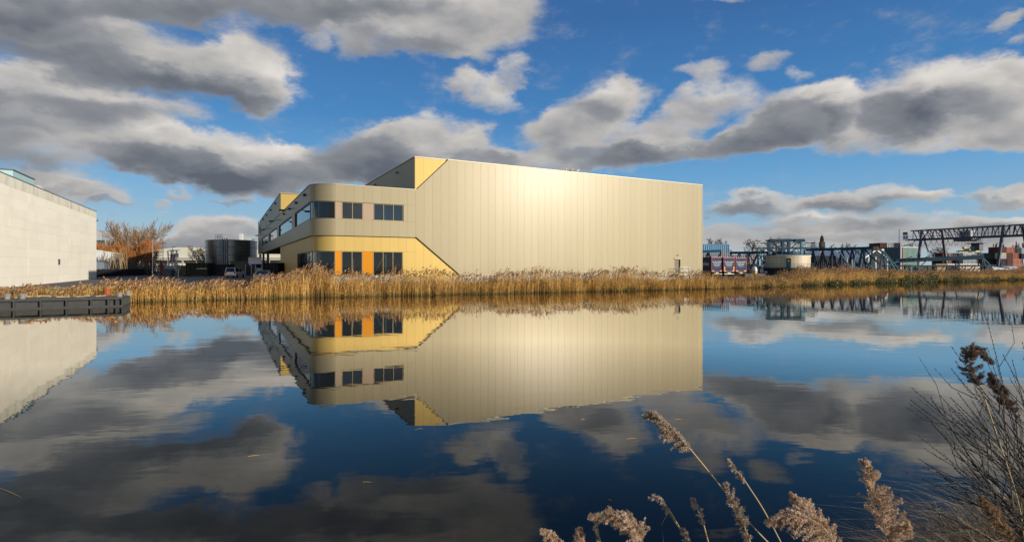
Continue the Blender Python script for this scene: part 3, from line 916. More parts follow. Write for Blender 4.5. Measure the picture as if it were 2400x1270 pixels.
# small side door and lamp in the tall wall
dr = MB().box(door_a + .04, door_b - .04, -0.12, -0.05, PL + .03, door_top - .04).build('door', M['trim'], wh)
fr = MB(); fr.box(door_a, door_a + .07, -SKIN - .01, -.02, PL + .02, door_top); fr.box(door_b - .07, door_b, -SKIN - .01, -.02, PL + .02, door_top); fr.box(door_a, door_b, -SKIN - .012, -.02, door_top - .07, door_top)
fr.build('frame', M['trim'], dr)
boxpart('pane', M['glass_green'], dr, (door_a + door_b) / 2 - .09, (door_a + door_b) / 2 + .09, -0.135, -0.122, PL + 1.35, PL + 1.68)
boxpart('handle', M['steel'], dr, door_a + .12, door_a + .26, -0.17, -0.122, PL + .98, PL + 1.04)
boxpart('canopy', M['trim_light'], wh, door_a - .12, door_b + .12, -SKIN - .16, -SKIN - .002, door_top + .02, door_top + .10)
boxpart('wall_light', M['black'], wh, (door_a + door_b) / 2 - .16, (door_a + door_b) / 2 + .16, -SKIN - .14, -SKIN - .002, door_top + .52, door_top + .62)

# steel landing and stair at that door
dpos = uv((door_a + door_b) / 2, -SKIN - 0.05, GZ)
st = thing('steel_stair', 'small steel landing with stair and handrail under the side door of the tall wall', 'stair', dpos, TH)
lz = PL - .02
boxpart('landing', M['steel'], st, -0.9, 0.9, -1.3, 0.0, lz - .08, lz)
for i in range(4):
    boxpart('tread', M['steel'], st, 0.9 + .27 * i, 1.17 + .27 * i, -1.25, -.35, lz - .24 * (i + 1) - .04, lz - .24 * (i + 1))
for y in (-1.32, -.33):
    MB().beam((0.9, y, lz - .05), (2.1, y, -.05), .05, .16).build('stringer', M['white'], st)
    rl = MB()
    rl.tube([(0.9, y, lz + 1.0), (2.05, y, .95)], .03, 6); rl.tube([(.9, y, lz), (.9, y, lz + 1.0)], .03, 6); rl.tube([(2.05, y, 0), (2.05, y, .95)], .03, 6)
    rl.build('handrail', M['white'], st)
rl = MB(); rl.tube([(-.9, -1.28, lz + 1.0), (.9, -1.28, lz + 1.0)], .03, 6); rl.tube([(-.9, -1.28, lz + .5), (.9, -1.28, lz + .5)], .03, 6)
for x in (-.9, 0, .88): rl.tube([(x, -1.28, lz), (x, -1.28, lz + 1.0)], .03, 6)
rl.build('railing', M['white'], st)
for x in (-.85, .8):
    for y in (-1.2, -.1): boxpart('leg', M['steel'], st, x, x + .08, y, y + .08, -.3, lz - .08)

# gulls sitting on the roof edge
def gull(name, label, loc, rz, sc=1.0, body=(0.7, 0.7, 0.68)):
    t = thing(name, label, 'gull', loc, rz)
    mb = MB()
    prof = [(-.26, .0, .10, .012), (-.15, 0, .10, .05), (0, 0, .11, .085), (.12, 0, .14, .075), (.18, 0, .20, .05), (.22, 0, .25, .047), (.27, 0, .255, .03), (.34, 0, .245, .006)]
    mb.tube([(x * sc, y, (z + .06) * sc) for x, y, z, r in prof], [r * sc for *_, r in prof], 8)
    mb.build('body', M['white'], t, smooth=True)
    wg = MB()
    for s in (-1, 1): wg.tube([(-.28 * sc, s * .03 * sc, .17 * sc), (-.05 * sc, s * .075 * sc, .18 * sc), (.10 * sc, s * .07 * sc, .19 * sc)], [.008 * sc, .04 * sc, .02 * sc], 6)
    wg.build('wings', M['grey'], t, smooth=True)
    for s in (-1, 1): MB().tube([(0.02 * sc, s * .03 * sc, 0), (0.0, s * .03 * sc, .1 * sc)], .008 * sc, 4).build('leg', M['amber'], t)
    return t
for px, lab in ((1325.5, 'gull on the tall roof edge, nearest the rounded glass corner'), (1337.5, 'gull on the tall roof edge, between two other gulls'), (1351, 'gull on the tall roof edge, nearest the side door end')):
    gull('gull', lab, uv(s_of(px), -0.1, GZ + ZR + .10), TH + random.uniform(-1.5, 1.5), 1.25)["group"] = 'gulls on the roof edge'
# ------------------------------------------------------------------ pale concrete building at the left
QL = Vector((-67.4, 86.4, GZ))
lb = thing('concrete_hall', 'pale concrete panel hall with dirty roof edge at the left bank', 'building', QL, TH)
LH = 3 + 126 / FPX * 86.4 - GZ
LLEN = 44.8
boxpart('core', M['backing'], lb, -34, -0.05, -LLEN, 0, -1.0, LH - .1)
rows = 11
rh = LH / rows
lface = lambda a, z, d: (d, a, z)
for r in range(rows):
    y = 0.0; k = 0
    while y > -LLEN + 1:
        wdt = 5.6
        y2 = max(-LLEN, y - wdt)
        m = M['white_panel_dirty'] if r == rows - 1 else M['white_panel']
        panel(lb, [(y2, r * rh), (y, r * rh), (y, (r + 1) * rh), (y2, (r + 1) * rh)], lface, -0.03, 0.06 + 0.012 * random.random(), m, joint=0.003, bev=0.007)
        y = y2; k += 1
for r in range(rows):
    for c in range(6):
        panel(lb, [(-34 + c * 5.66, r * rh), (-34 + (c + 1) * 5.66, r * rh), (-34 + (c + 1) * 5.66, (r + 1) * rh), (-34 + c * 5.66, (r + 1) * rh)], lambda a, z, d: (a, -LLEN - d, z), -0.03, 0.06, M['white_panel_dirty'] if r == rows - 1 else M['white_panel'], joint=0.003, bev=0.007)
boxpart('coping', M['darkgrey'], lb, -0.4, 0.09, -LLEN, 0.05, LH + .002, LH + .10)
boxpart('roof', M['roof'], lb, -34, -.41, -LLEN, 0, LH - .09, LH - .02)
boxpart('panel', M['white_panel'], lb, -34, -0.02, 0.004, 0.06, -0.5, LH)
boxpart('vent', M['darkgrey'], lb, 0.075, 0.16, -22.3, -21.7, 2.25, 2.95)
boxpart('wall_light', M['darkgrey'], lb, 0.0, 0.25, 0.062, 0.3, LH - 1.5, LH - 1.2)
pent = boxpart('penthouse', M['penthouse'], lb, -8, -1.2, -33.5, -26.5, LH - .02, LH + 1.35)
boxpart('coping', M['darkgrey'], pent, -8.1, -1.1, -33.6, -26.4, LH + 1.352, LH + 1.45)
mb = MB(); n = 14
prof = [(1.3 * math.cos(math.pi * i / n), 1.1 * math.sin(math.pi * i / n)) for i in range(n + 1)]
mb.prism(prof, lambda a, z: (-1.4, -23.5 + a * 1.9, LH + z - .02), lambda a, z: (-7, -23.5 + a * 1.9, LH + z - .02)).build('roof_dome', M['white'], lb)
boxpart('roof_box', M['white'], lb, -4, -1.3, -42.5, -39, LH - .02, LH + .4)

# ------------------------------------------------------------------ sheds beyond it
def box_shed(name, label, loc, rz, w, d, h, mwall, mroof, drop=0.0, ribs=0, mside=None):
    """monopitch shed: corner at origin, front along +x"""
    t = thing(name, label, 'shed', loc, rz)
    fix_normals(MB().prism([(0, 0), (w, 0), (w, h - drop), (0, h)], lambda a, z: (a, 0, z), lambda a, z: (a, d, z)).build('wall', mwall, t))
    fix_normals(MB().prism([(-.15, h), (w + .15, h - drop), (w + .15, h - drop + .16), (-.15, h + .16)], lambda a, z: (a, -.15, z), lambda a, z: (a, d + .15, z)).build('roof', mroof, t))
    if mside: fix_normals(MB().prism([(0, -.05), (d, -.05), (d, h - drop - .02), (0, h - drop - .02)], lambda a, z: (w + .004, a, z), lambda a, z: (w + .05, a, z)).build('end_wall', mside, t))
    for i in range(ribs):
        x = w * (i + .5) / ribs
        boxpart('seam', mwall, t, x - .04, x + .04, -.05, -.002, 0, h - drop - .05)
    return t
def ray(px, Z, z=GZ): return Vector(((px - 1200) / FPX * Z, Z, z))
box_shed('grey_shed', 'pale grey sheet shed with darker end wall behind the concrete hall', ray(210, 118), TH, 4.4, 9, 5.7, M['shed_light'], M['cream'], 0.8, 9, M['shed_dark'])
box_shed('slate_shed', 'low slate blue shed beside the black fence at the hall corner', ray(214, 103), TH, 2.0, 5, 3.1, M['shed_dark'], M['darkgrey'], 0.35, 4)
box_shed('cream_roof_shed', 'cream ribbed roof shed standing behind the pale grey shed', ray(208, 140), TH, 6.3, 3, 8.7, M['cream'], M['cream'], 0.0, 6)
box_shed('grey_tower_shed', 'tall grey block rising behind the cream ribbed roof', ray(205, 165), TH, 3.6, 2, 13.6, M['grey'], M['grey'], 0.6, 3)
box_shed('dark_shed', 'dark slate shed end behind the bare stems', ray(279, 128), TH, 0.9, 9, 4.6, M['shed_dark'], M['darkgrey'], 0.5, 3)

# ------------------------------------------------------------------ long white depot
dp = thing('white_depot', 'long cream white depot with flat canopy behind the street lamps', 'building', ray(318, 205), 0.0)
DW = (700 - 318) / FPX * 205
boxpart('wall', M['cream'], dp, 0, DW, 1.5, 30, 0, 5.0)
boxpart('fascia', M['cream'], dp, -.3, DW, 0, 31, 5.1, 7.6)
boxpart('canopy', M['cream'], dp, -.6, DW, -1.8, 1.4, 4.3, 4.75)
fix_normals(MB().prism([(0, 7.61), (16, 9.2), (22, 9.2), (DW, 7.62)], lambda a, z: (a, .1, z), lambda a, z: (a, 30, z)).build('roof', M['cream'], dp))
for i in range(11):
    x = 2 + i * 5.5
    if x > DW - 2: break
    boxpart('column', M['concrete'], dp, x, x + .5, -1.4, -.9, 0, 4.29)
    boxpart('loading_door', M['darkgrey'] if i % 3 == 1 else M['white'], dp, x + 1.0, x + 4.6, 1.35, 1.49, 0, 3.7)
for px in (397 + 12, 350):
    x = (px - 318) / FPX * 205
    boxpart('window', M['darkgrey'], dp, x, x + 1.6, -.08, -.002, 5.4, 6.9)

# white hopper frame in front of it
hp = thing('hopper_frame', 'white A shaped steel hopper frame in front of the cream depot', 'frame', ray(399.5, 150), 0.0)
for s in (-1, 1):
    MB().beam((s * .75, 0, 6.3), (s * .30, 0, 0), .22).build('leg', M['white'], hp)
    MB().beam((s * .75, 1.5, 6.3), (s * .30, 1.5, 0), .22).build('leg', M['white'], hp)
for z in (1.3, 2.6, 4.0, 5.2): boxpart('crossbar', M['white'], hp, -.6, .6, -.06, .06, z, z + .16)
boxpart('top_plate', M['white'], hp, -.95, .95, -.2, 1.7, 6.3, 6.6)
MB().box(-.25, .5, .3, 1.2, 3.2, 5.4).build('motor', M['red'], hp)

# ------------------------------------------------------------------ street lamps
def street_lamp(px, ptop, Z, label):
    t = thing('street_lamp', label, 'street lamp', ray(px, Z), 0.0, 'lamps along the yard road')
    h = P(px, ptop, Z).z - GZ
    MB().tube([(0, 0, 0), (0, 0, 1.2), (0, 0, 1.21), (0, 0, h)], [.11, .11, .08, .055], 8).build('pole', M['steel'], t)
    MB().box(-.12, .75, -.13, .13, h - .03, h + .08).build('lamp_head', M['darkgrey'], t)
street_lamp(358, 560, 98, 'tallest street lamp, nearest the black fence')
street_lamp(382, 571, 120, 'second street lamp from the black fence, above the red bin')
street_lamp(404.5, 579, 142, 'third street lamp, right behind the white hopper frame')
street_lamp(416.5, 586, 164, 'farthest street lamp, between hopper frame and silo')

# ------------------------------------------------------------------ black fence
fa, fb = ray(226, 97), ray(362, 122)
fn = thing('bar_fence', 'black metal bar fence in front of the sheds', 'fence', fa, math.atan2(fb.y - fa.y, fb.x - fa.x))
FL = (fb - fa).length
nbay = 10
for i in range(nbay + 1):
    boxpart('post', M['black'], fn, FL * i / nbay - .05, FL * i / nbay + .05, -.05, .05, 0, 1.62)
bar = MB().box(-.02, .02, -.02, .02, .08, 1.5).build('bar', M['black'], fn)
bar.location = (.13, 0, 0)
x = .13 + .17
while x < FL - .05:
    b2 = bar.copy(); COL.objects.link(b2); b2.parent = fn; b2.location = (x, 0, 0); x += .17
for z in (.12, 1.42): boxpart('rail', M['black'], fn, 0, FL, -.03, .03, z, z + .06)
boxpart('screen', M['black'], fn, 0, FL, .06, .075, .05, 1.35)

# ------------------------------------------------------------------ containers
CONT = {}
def container_mesh(L, W, H):
    """corrugated steel box; long side along x, origin at bottom centre"""
    key = (L, W, H)
    if key in CONT: return CONT[key]
    mb = MB()
    def corr(p0, p1, nrm, z0, z1):
        p0 = Vector(p0); p1 = Vector(p1); nrm = Vector(nrm); l = (p1 - p0).length; n = max(4, int(l / .56)); d = (p1 - p0) / n
        pts = []
        for i in range(n):
            a = p0 + d * i
            pts += [a, a + d * .28, a + d * .5 - nrm * .09, a + d * .78 - nrm * .09]
        pts.append(p1)
        vs = [(p.x, p.y, z0) for p in pts] + [(p.x, p.y, z1) for p in pts]
        k = len(pts)
        mb.add(vs, [(i, i + 1, i + 1 + k, i + k) for i in range(k - 1)])
    e = .07
    corr((-L / 2 + e, -W / 2 + .03, 0), (L / 2 - e, -W / 2 + .03, 0), (0, -1, 0), .12, H - .1)
    corr((L / 2 - e, W / 2 - .03, 0), (-L / 2 + e, W / 2 - .03, 0), (0, 1, 0), .12, H - .1)
    corr((-L / 2 + .03, W / 2 - e, 0), (-L / 2 + .03, -W / 2 + e, 0), (-1, 0, 0), .12, H - .1)
    mb.box(-L / 2 + .1, L / 2 - .1, -W / 2 + .1, W / 2 - .1, H - .12, H - .04)
    me1 = bpy.data.meshes.new('body'); me1.from_pydata(mb.v, [], mb.f)
    fb_ = MB()
    for sx in (-1, 1):
        for sy in (-1, 1):
            x = sx * (L / 2 - .08); y = sy * (W / 2 - .08); fb_.box(x - .08, x + .08, y - .08, y + .08, 0, H)
    for z0, z1 in ((.01, .13), (H - .12, H - .01)):
        for sy in (-1, 1):
            y = sy * (W / 2 - .055); fb_.box(-L / 2 + .16, L / 2 - .16, y - .05, y + .05, z0, z1)
        for sx in (-1, 1):
            x = sx * (L / 2 - .055); fb_.box(x - .05, x + .05, -W / 2 + .16, W / 2 - .16, z0, z1)
    me2 = bpy.data.meshes.new('frame'); me2.from_pydata(fb_.v, [], fb_.f)
    dm = []
    for s in (-1, 1):
        d = MB(); y0, y1 = (-W / 2 + .17, -.01) if s < 0 else (.01, W / 2 - .17)
        d.box(L / 2 - .08, L / 2 - .03, y0, y1, .14, H - .13)
        for q in (.3, .7):
            y = y0 + (y1 - y0) * q; d.box(L / 2 - .029, L / 2 + .01, y - .025, y + .025, .15, H - .14)
        me = bpy.data.meshes.new('door'); me.from_pydata(d.v, [], d.f); dm.append(me)
    CONT[key] = (me1, me2, dm)
    return CONT[key]
CM = {}
def cmat(c):
    if c not in CM: CM[c] = mat('container_paint', c, rough=0.6, spec=0.15, vary=0.10, nscale=0.9, rnd=0.05, stain=tuple(x * .45 + .03 for x in c), stain_amt=0.35)
    return CM[c]
def container(label, loc, rz, L, color, group, H=2.59, W=2.44, name='shipping_container', doorcol=None):
    t = thing(name, label, 'container', loc, rz, group)
    a, b, dm = container_mesh(L, W, H)
    m = cmat(color)
    for nm, me in (('body', a), ('frame', b), ('door', dm[0]), ('door', dm[1])):
        me = me.copy(); me.materials.append(cmat(doorcol) if doorcol and nm == 'door' else m)
        obj_of(nm, me, t)
    return t
BROWN, SALMON, NAVY, CREAM = (0.10, 0.030, 0.022), (0.50, 0.20, 0.13), (0.018, 0.022, 0.045), (0.55, 0.52, 0.42)
GREEN, LGREY, SKYB, TEALC, MAUVE = (0.035, 0.075, 0.065), (0.38, 0.41, 0.41), (0.13, 0.29, 0.46), (0.02, 0.06, 0.085), (0.28, 0.22, 0.22)
OLIVE, BLUEBLK, BLACKC = (0.035, 0.033, 0.022), (0.020, 0.022, 0.035), (0.014, 0.015, 0.02)

# ------------------------------------------------------------------ yard between the halls
def open_skip(label, px0, px1, ptop, Z, color, depth=2.4):
    a = ray(px0, Z); w = (px1 - px0) / FPX * Z; h = P(px0, ptop, Z).z - GZ
    t = thing('skip_container', label, 'skip', a, 0.0, 'dark skips in the yard')
    m = cmat(color)
    mb = MB()
    mb.box(0, w, 0, .08, .15, h); mb.box(0, w, depth - .08, depth, .15, h); mb.box(0, .08, .081, depth - .081, .15, h); mb.box(w - .08, w, .081, depth - .081, .15, h); mb.box(.08, w - .08, .081, depth - .081, .15, .25)
    mb.build('body', m, t)
    n = max(3, int(w / .8))
    for i in range(n + 1):
        x = w * i / n
        boxpart('rib', m, t, x - .05, x + .05, -.08, -.002, .12, h - .1)
    boxpart('rim', m, t, -.08, w + .08, -.12, .0 - .082, h - .1, h + .04)
    for x in (.4, w - .5): MB().tube([(x, .1, .1), (x, .5, .1)], .1, 8).build('roller', M['black'], t)
    return t
olive = open_skip('dark olive skip with a white stripe, between the silo and the brown skip', 436, 486, 616.5, 104, OLIVE)
open_skip('blue black open skip standing in front of the silo', 486, 535, 620, 106, BLUEBLK)
open_skip('low brown skip left of the dark olive one', 418.5, 436, 622.5, 108, (0.13, 0.11, 0.075))
boxpart('reflective_strip', M['white'], olive, 2.15, 4.05, -.10, -.083, 1.5, 1.6)
def simple_bin(label, px0, px1, ptop, Z, m, name='waste_bin', cat='bin'):
    a = ray(px0, Z); w = (px1 - px0) / FPX * Z; h = P(px0, ptop, Z).z - GZ
    t = thing(name, label, cat, a, 0.0)
    fix_normals(MB().prism([(0.06 * w, .1), (.94 * w, .1), (w, h * .86), (0, h * .86)], lambda x, z: (x, .08, z), lambda x, z: (x, w * .7, z)).build('body', m, t))
    fix_normals(MB().prism([(-.02, h * .862), (w + .02, h * .862), (w * .95, h), (w * .05, h)], lambda x, z: (x, 0, z), lambda x, z: (x, w * .75, z)).build('lid', m, t))
    for x in (.12 * w, .8 * w): MB().tube([(x, .0, .1), (x + .06, .0, .1)], .1, 8).build('wheel', M['tyre'], t)
    return t
simple_bin('red lidded bin beside the grey waste container', 375, 386, 622, 118, M['red'])
simple_bin('grey waste container between the red bin and the blue drums', 384, 407, 622.5, 112, M['grey'])
simple_bin('dark waste bin in front of the grey container', 379, 401, 630, 104, M['darkgrey'])
ib = thing('drum_pallet', 'stacked white and blue liquid tanks beside the grey waste container', 'tank', ray(406, 110), 0.0)
for i in range(2):
    boxpart('tank', M['shed_light'] if i else M['teal_light'], ib, .05, .95, .05, 1.0, .1 + i * 1.0, .98 + i * 1.0)
    for x in (0, .32, .66, 1.0): boxpart('cage_bar', M['steel'], ib, x - .02, x + .02, -.02, .02, i * 1.0, 1.0 + i * 1.0)
sg = thing('round_sign', 'dark back of a round road sign on a post among the reeds', 'sign', ray(418.5, 78), 0.0)
MB().tube([(0, 0, -.1), (0, 0, 2.2)], .04, 6).build('post', M['steel'], sg)
MB().tube([(0, -.06, 1.85), (0, -.03, 1.85)], .40, 20).build('disc', M['darkgrey'], sg)

# round sheet steel silo
SZ = 150.0
sc_ = ray(543, SZ); sr = 54 / FPX * SZ; sh = P(543, 565, SZ).z - GZ
sl = thing('steel_silo', 'round galvanised steel tank with hoops and caged ladder', 'tank', sc_, 0.0)
rows_ = 6; cols = 26
M['silo'] = mat('silo_sheet', (0.20, 0.21, 0.215), rough=0.25, metal=0.85, vary=0.08, nscale=1.0, rnd=0.08)
for r in range(rows_):
    for c in range(cols):
        a0, a1 = 2 * math.pi * c / cols + .004, 2 * math.pi * (c + 1) / cols - .004
        if math.sin((a0 + a1) / 2) > 0.35: continue          # sheets on the hidden far side are left to the core
        vs = []; n = 4
        z0, z1 = sh * r / rows_ + .012, sh * (r + 1) / rows_ - .012
        for i in range(n + 1):
            a = a0 + (a1 - a0) * i / n
            vs += [(sr * math.cos(a), sr * math.sin(a), z0), (sr * math.cos(a), sr * math.sin(a), z1)]
        o = MB().add(vs, [(2 * i, 2 * i + 2, 2 * i + 3, 2 * i + 1) for i in range(n)]).build('sheet', M['silo'], sl, smooth=True)
MB().lathe([(sr - .03, 0), (sr - .03, sh - .02), (sr - .5, sh + .15), (.2, sh + .5)], 48).build('shell', M['silo'], sl, smooth=True)
for z in (sh * .36, sh * .55, sh * .78, sh - .06):
    MB().lathe([(sr + .002, z), (sr + .07, z), (sr + .07, z + .10), (sr + .002, z + .10)], 48).build('hoop', M['darkgrey'], sl)
ld = MB()
for dx in (-.3, .3): ld.tube([(dx + .2, -sr - .35, 0), (dx + .2, -sr - .35, sh + 1.4)], .04, 5)
for i in range(30): ld.tube([(-.1, -sr - .35, .3 * i + .2), (.5, -sr - .35, .3 * i + .2)], .02, 4)
for i in range(10):
    z = 2.4 + i * .9
    ld.tube([(.2 + .45 * math.cos(a), -sr - .35 - .7 * math.sin(a), z) for a in np.linspace(0, math.pi, 7)], .02, 4, cap=False)
ld.build('ladder', M['steel'], sl)
for dx, r_ in ((1.0, .18), (1.6, .12), (2.2, .2)):
    MB().tube([(dx, -sr - .2, 0), (dx, -sr - .2, sh + .5)], r_ * .7, 8).build('pipe', M['grey'], sl)
rl = MB()
for i in range(5): rl.tube([(-1.2 + i * .5, -sr + .4, sh), (-1.2 + i * .5, -sr + .4, sh + 1.5)], .04, 4)
rl.tube([(-1.2, -sr + .4, sh + 1.5), (.8, -sr + .4, sh + 1.5)], .04, 4); rl.tube([(-1.2, -sr + .4, sh + .8), (.8, -sr + .4, sh + .8)], .04, 4)
rl.build('railing', M['steel'], sl)
an = thing('antenna_mast', 'white mobile antenna mast rising behind the steel silo', 'antenna', ray(566, 190), 0.0)
hz = P(566, 548, 190).z - GZ
MB().tube([(0, 0, 0), (0, 0, hz - 1.2)], .12, 6).build('mast', M['white'], an)
for dx in (-.45, 0.0, .42): MB().box(dx - .2, dx + .2, -.25, .05, hz - 2.4, hz).build('antenna_panel', M['white'], an)

bw = thing('brown_wall', 'flat brown wall behind the white van', 'wall', ray(540, 128), 0.0)
boxpart('panel', M['beige'], bw, 0, 3.1, 0, .25, 0, 3.1); boxpart('panel', M['beige'], bw, 3.12, 6.3, 0, .25, 0, 3.1); boxpart('coping', M['darkgrey'], bw, -.05, 6.35, -.05, .3, 3.102, 3.2)
MB().tube([(.9, -.02, 1.55), (.9, -.001, 1.55)], .16, 14).build('round_sign', M['white'], bw)
for n_ in bw.children: n_.data.materials[0] = M['backing'] if n_.name.startswith('panel') else n_.data.materials[0]

gt = thing('gate_frame', 'grey steel gate posts beside the white truck', 'gate', ray(574, 112), 0.0)
for x in (0, 1.25, 2.1): boxpart('post', M['grey'], gt, x, x + .22, 0, .22, 0, 2.35)
boxpart('gate_leaf', M['black'], gt, .24, 1.24, .08, .14, .1, 2.2); boxpart('gate_leaf', M['black'], gt, 1.49, 2.08, .08, .14, .1, 2.2)
rc = thing('red_trailer', 'low dark red flat trailer beside the white van', 'trailer', ray(552, 114), 0.0)
boxpart('bed', M['red'], rc, 0, 2.1, 0, 1.2, .55, .95)
for x in (.4, 1.5): MB().tube([(x, -.05, .3), (x, .15, .3)], .3, 14).build('wheel', M['tyre'], rc)

# ------------------------------------------------------------------ vehicles
def loft(mb, secs, mi=0):
    """secs: list of closed rings (same count)"""
    n = len(secs[0]); vs = [p for s in secs for p in s]; fs = []
    for i in range(len(secs) - 1):
        for k in range(n):
            a = i * n + k; b = i * n + (k + 1) % n
            fs.append((a, b, b + n, a + n))
    fs.append(tuple(range(n - 1, -1, -1))); fs.append(tuple(range((len(secs) - 1) * n, len(secs) * n)))
    mb.add(vs, fs, mi)
def wheel_at(t, x, y, r, w):
    wl = fix_normals(MB().lathe([(r * .6, -w / 2), (r * .95, -w / 2), (r, -w / 2 + .03), (r, w / 2 - .03), (r * .95, w / 2), (r * .6, w / 2)], 20).build('wheel', M['tyre'], t, smooth=False))
    wl.rotation_euler = (rad(90), 0, 0); wl.location = (x, y, r)
    rim = MB().lathe([(.02, -w / 2 + .03), (r * .6, -w / 2 + .02), (r * .6, w / 2 - .02), (.02, w / 2 - .03)], 14).build('rim', M['steel'], wl)
def car(label, loc, rz, prof, paint, W=1.8, name='car', cat='car', lights=True, plate_back=False):
    """prof: side outline (x forward, z) list for the body below the glass, then cabin"""
    t = thing(name, label, cat, loc, rz)
    body, cabin = prof['body'], prof['cabin']
    mb = MB()
    mb_secs = []
    for y, s in ((-W / 2, .93), (-W / 2 + .08, 1.0), (W / 2 - .08, 1.0), (W / 2, .93)):
        mb_secs.append([(x * (0.985 if s < 1 else 1), y, .22 + (z - .22) * s) for x, z in body])
    loft(mb, mb_secs)
    fix_normals(mb.build('body', paint, t))
    mb = MB()
    secs = []
    for y, s in ((-W / 2 + .06, .0), (-W / 2 + .20, 1.0), (W / 2 - .20, 1.0), (W / 2 - .06, .0)):
        z0 = cabin[0][1]
        secs.append([(x, y, z0 + (z - z0) * (1 if s else .02)) for x, z in cabin])
    loft(mb, secs)
    cb = fix_normals(mb.build('cabin', M['carglass'], t))
    rf = [p for p in cabin if p[1] > max(c[1] for c in cabin) - .12]
    xs = [p[0] for p in rf]; zt = max(c[1] for c in cabin)
    boxpart('roof', paint, t, min(xs), max(xs), -W / 2 + .19, W / 2 - .19, zt - .02, zt + .03)
    for (x0, z0), (x1, z1) in prof['pillars']:
        for s in (-1, 1): MB().beam((x0, s * (W / 2 - .09), z0), (x1, s * (W / 2 - .205), z1), .09, .09).build('pillar', paint, t)
    for x in prof['wheels']:
        for s in (-1, 1): wheel_at(t, x, s * (W / 2 - .09), .32, .21)
    xf = max(p[0] for p in body); xr = min(p[0] for p in body)
    for s in (-1, 1):
        boxpart('headlight', M['white'], t, xf - .14, xf + .01, s * (W / 2 - .36) - .18, s * (W / 2 - .36) + .18, .66, .82)
        boxpart('tail_light', M['red'], t, xr - .01, xr + .06, s * (W / 2 - .18) - .09, s * (W / 2 - .18) + .09, .75, 1.05)
        MB().box(prof['mirror'] - .06, prof['mirror'] + .06, s * (W / 2 + .10) - .09, s * (W / 2 + .10) + .09, .98, 1.12).build('mirror', paint, t)
    boxpart('number_plate', M['plate'], t, xr - .03, xr - .012, -.26, .26, .62, .74)
    boxpart('number_plate', M['plate'], t, xf + .012, xf + .03, -.26, .26, .42, .53)
    boxpart('bumper', M['darkgrey'], t, xf - .05, xf + .02, -W / 2 + .1, W / 2 - .1, .24, .40)
    boxpart('bumper', M['darkgrey'], t, xr - .02, xr + .05, -W / 2 + .1, W / 2 - .1, .30, .48)
    return t
SEDAN = dict(body=[(-2.1, .30), (2.1, .28), (2.14, .55), (2.02, .76), (.95, .95), (-1.5, 1.0), (-2.05, .98), (-2.12, .7)],
             cabin=[(.98, .93), (.15, 1.42), (-1.15, 1.45), (-1.85, .98)], pillars=[((.95, .95), (.15, 1.42)), ((-1.8, .99), (-1.15, 1.45)), ((-.45, .97), (-.5, 1.45))], wheels=(-1.3, 1.32), mirror=.75)
VAN = dict(body=[(-2.0, .32), (2.0, .30), (2.08, .6), (1.95, .88), (1.2, 1.06), (-1.95, 1.08), (-2.05, .7)],
           cabin=[(1.25, 1.04), (.55, 1.72), (-1.75, 1.78), (-1.98, 1.06)], pillars=[((1.2, 1.06), (.55, 1.72)), ((-1.95, 1.07), (-1.75, 1.78)), ((-.2, 1.06), (-.25, 1.77))], wheels=(-1.25, 1.3), mirror=.95)
car('silver grey car parked facing the water beside the rounded corner', ray(604, 71) + Vector((0, 1.5, 0)), rad(-72), SEDAN, M['silver'])
car('small white van seen from behind in front of the brown wall', ray(540.5, 92) + Vector((0, 1.5, 0)), rad(95), VAN, M['white'], name='delivery_van', cat='van')
# white box truck at the loading recess
tk = thing('box_truck', 'white box truck with yellow roof edge at the loading recess', 'truck', ray(600, 118), TH + rad(90) - math.pi)
boxpart('cargo_box', M['white'], tk, -8.5, -1.9, -1.25, 1.25, 1.0, 3.9)
boxpart('roof_edge', M['yellow'], tk, -8.5, -1.9, -1.27, 1.27, 3.902, 4.06)
fix_normals(MB().prism([(-1.7, .5), (.15, .5), (.2, 1.6), (-.15, 2.7), (-.6, 2.95), (-1.7, 2.95)], lambda x, z: (x, -1.2, z), lambda x, z: (x, 1.2, z)).build('cab', M['white'], tk))
boxpart('windscreen', M['carglass'], tk, -.05, .22, -1.05, 1.05, 1.62, 2.5)
for x in (-6.8, -5.6, -.7):
    for s in (-1, 1): wheel_at(tk, x, s * 1.05, .48, .3)
boxpart('chassis', M['darkgrey'], tk, -8.3, -.3, -.5, .5, .6, .98)
for s in (-1, 1): boxpart('mirror', M['black'], tk, -.35, -.2, s * 1.45 - .12, s * 1.45 + .12, 1.9, 2.6)
container('black steel container between the white truck and the reeds', ray(655, 85, GZ), rad(88), 6.06, BLACKC, None)

# ------------------------------------------------------------------ barge and mooring pile
BQ = Vector((-28.8, 39.5, 0))
bg = thing('work_barge', 'dark grey steel barge with ribbed side moored at the left', 'barge', BQ, TH)
BL, BD = 24.0, 3.4
FB = .70
boxpart('hull', M['barge'], bg, -BL, -.25, .28, BD - .2, -.5, FB - .06)
boxpart('deck', M['barge_deck'], bg, -BL, -.02, .02, BD, FB - .058, FB - .02)
boxpart('rim', M['barge'], bg, -BL, 0, -.03, .07, FB - .16, FB)
boxpart('rim', M['barge'], bg, -.08, .0, .071, BD, FB - .16, FB)
boxpart('lower_rail', M['barge'], bg, -BL, 0, -.02, .10, .0, .10)
boxpart('lower_rail', M['barge'], bg, -.1, .0, .101, BD, .0, .10)
ribs = [-.06, -.42, -.9, -1.9]
x = -3.3
while x > -BL: ribs.append(x); x -= 1.42
for x in ribs:
    fix_normals(MB().prism([(0, .10), (.26, .10), (.26, FB - .16), (0, FB - .16)], lambda d, z: (x - .04, d, z), lambda d, z: (x + .04, d, z)).build('rib', M['barge'], bg))
for i in range(8):
    y = .3 + i * (BD - .4) / 7
    boxpart('rib', M['barge'], bg, -.24, -.002, y - .03, y + .03, .102, FB - .162)
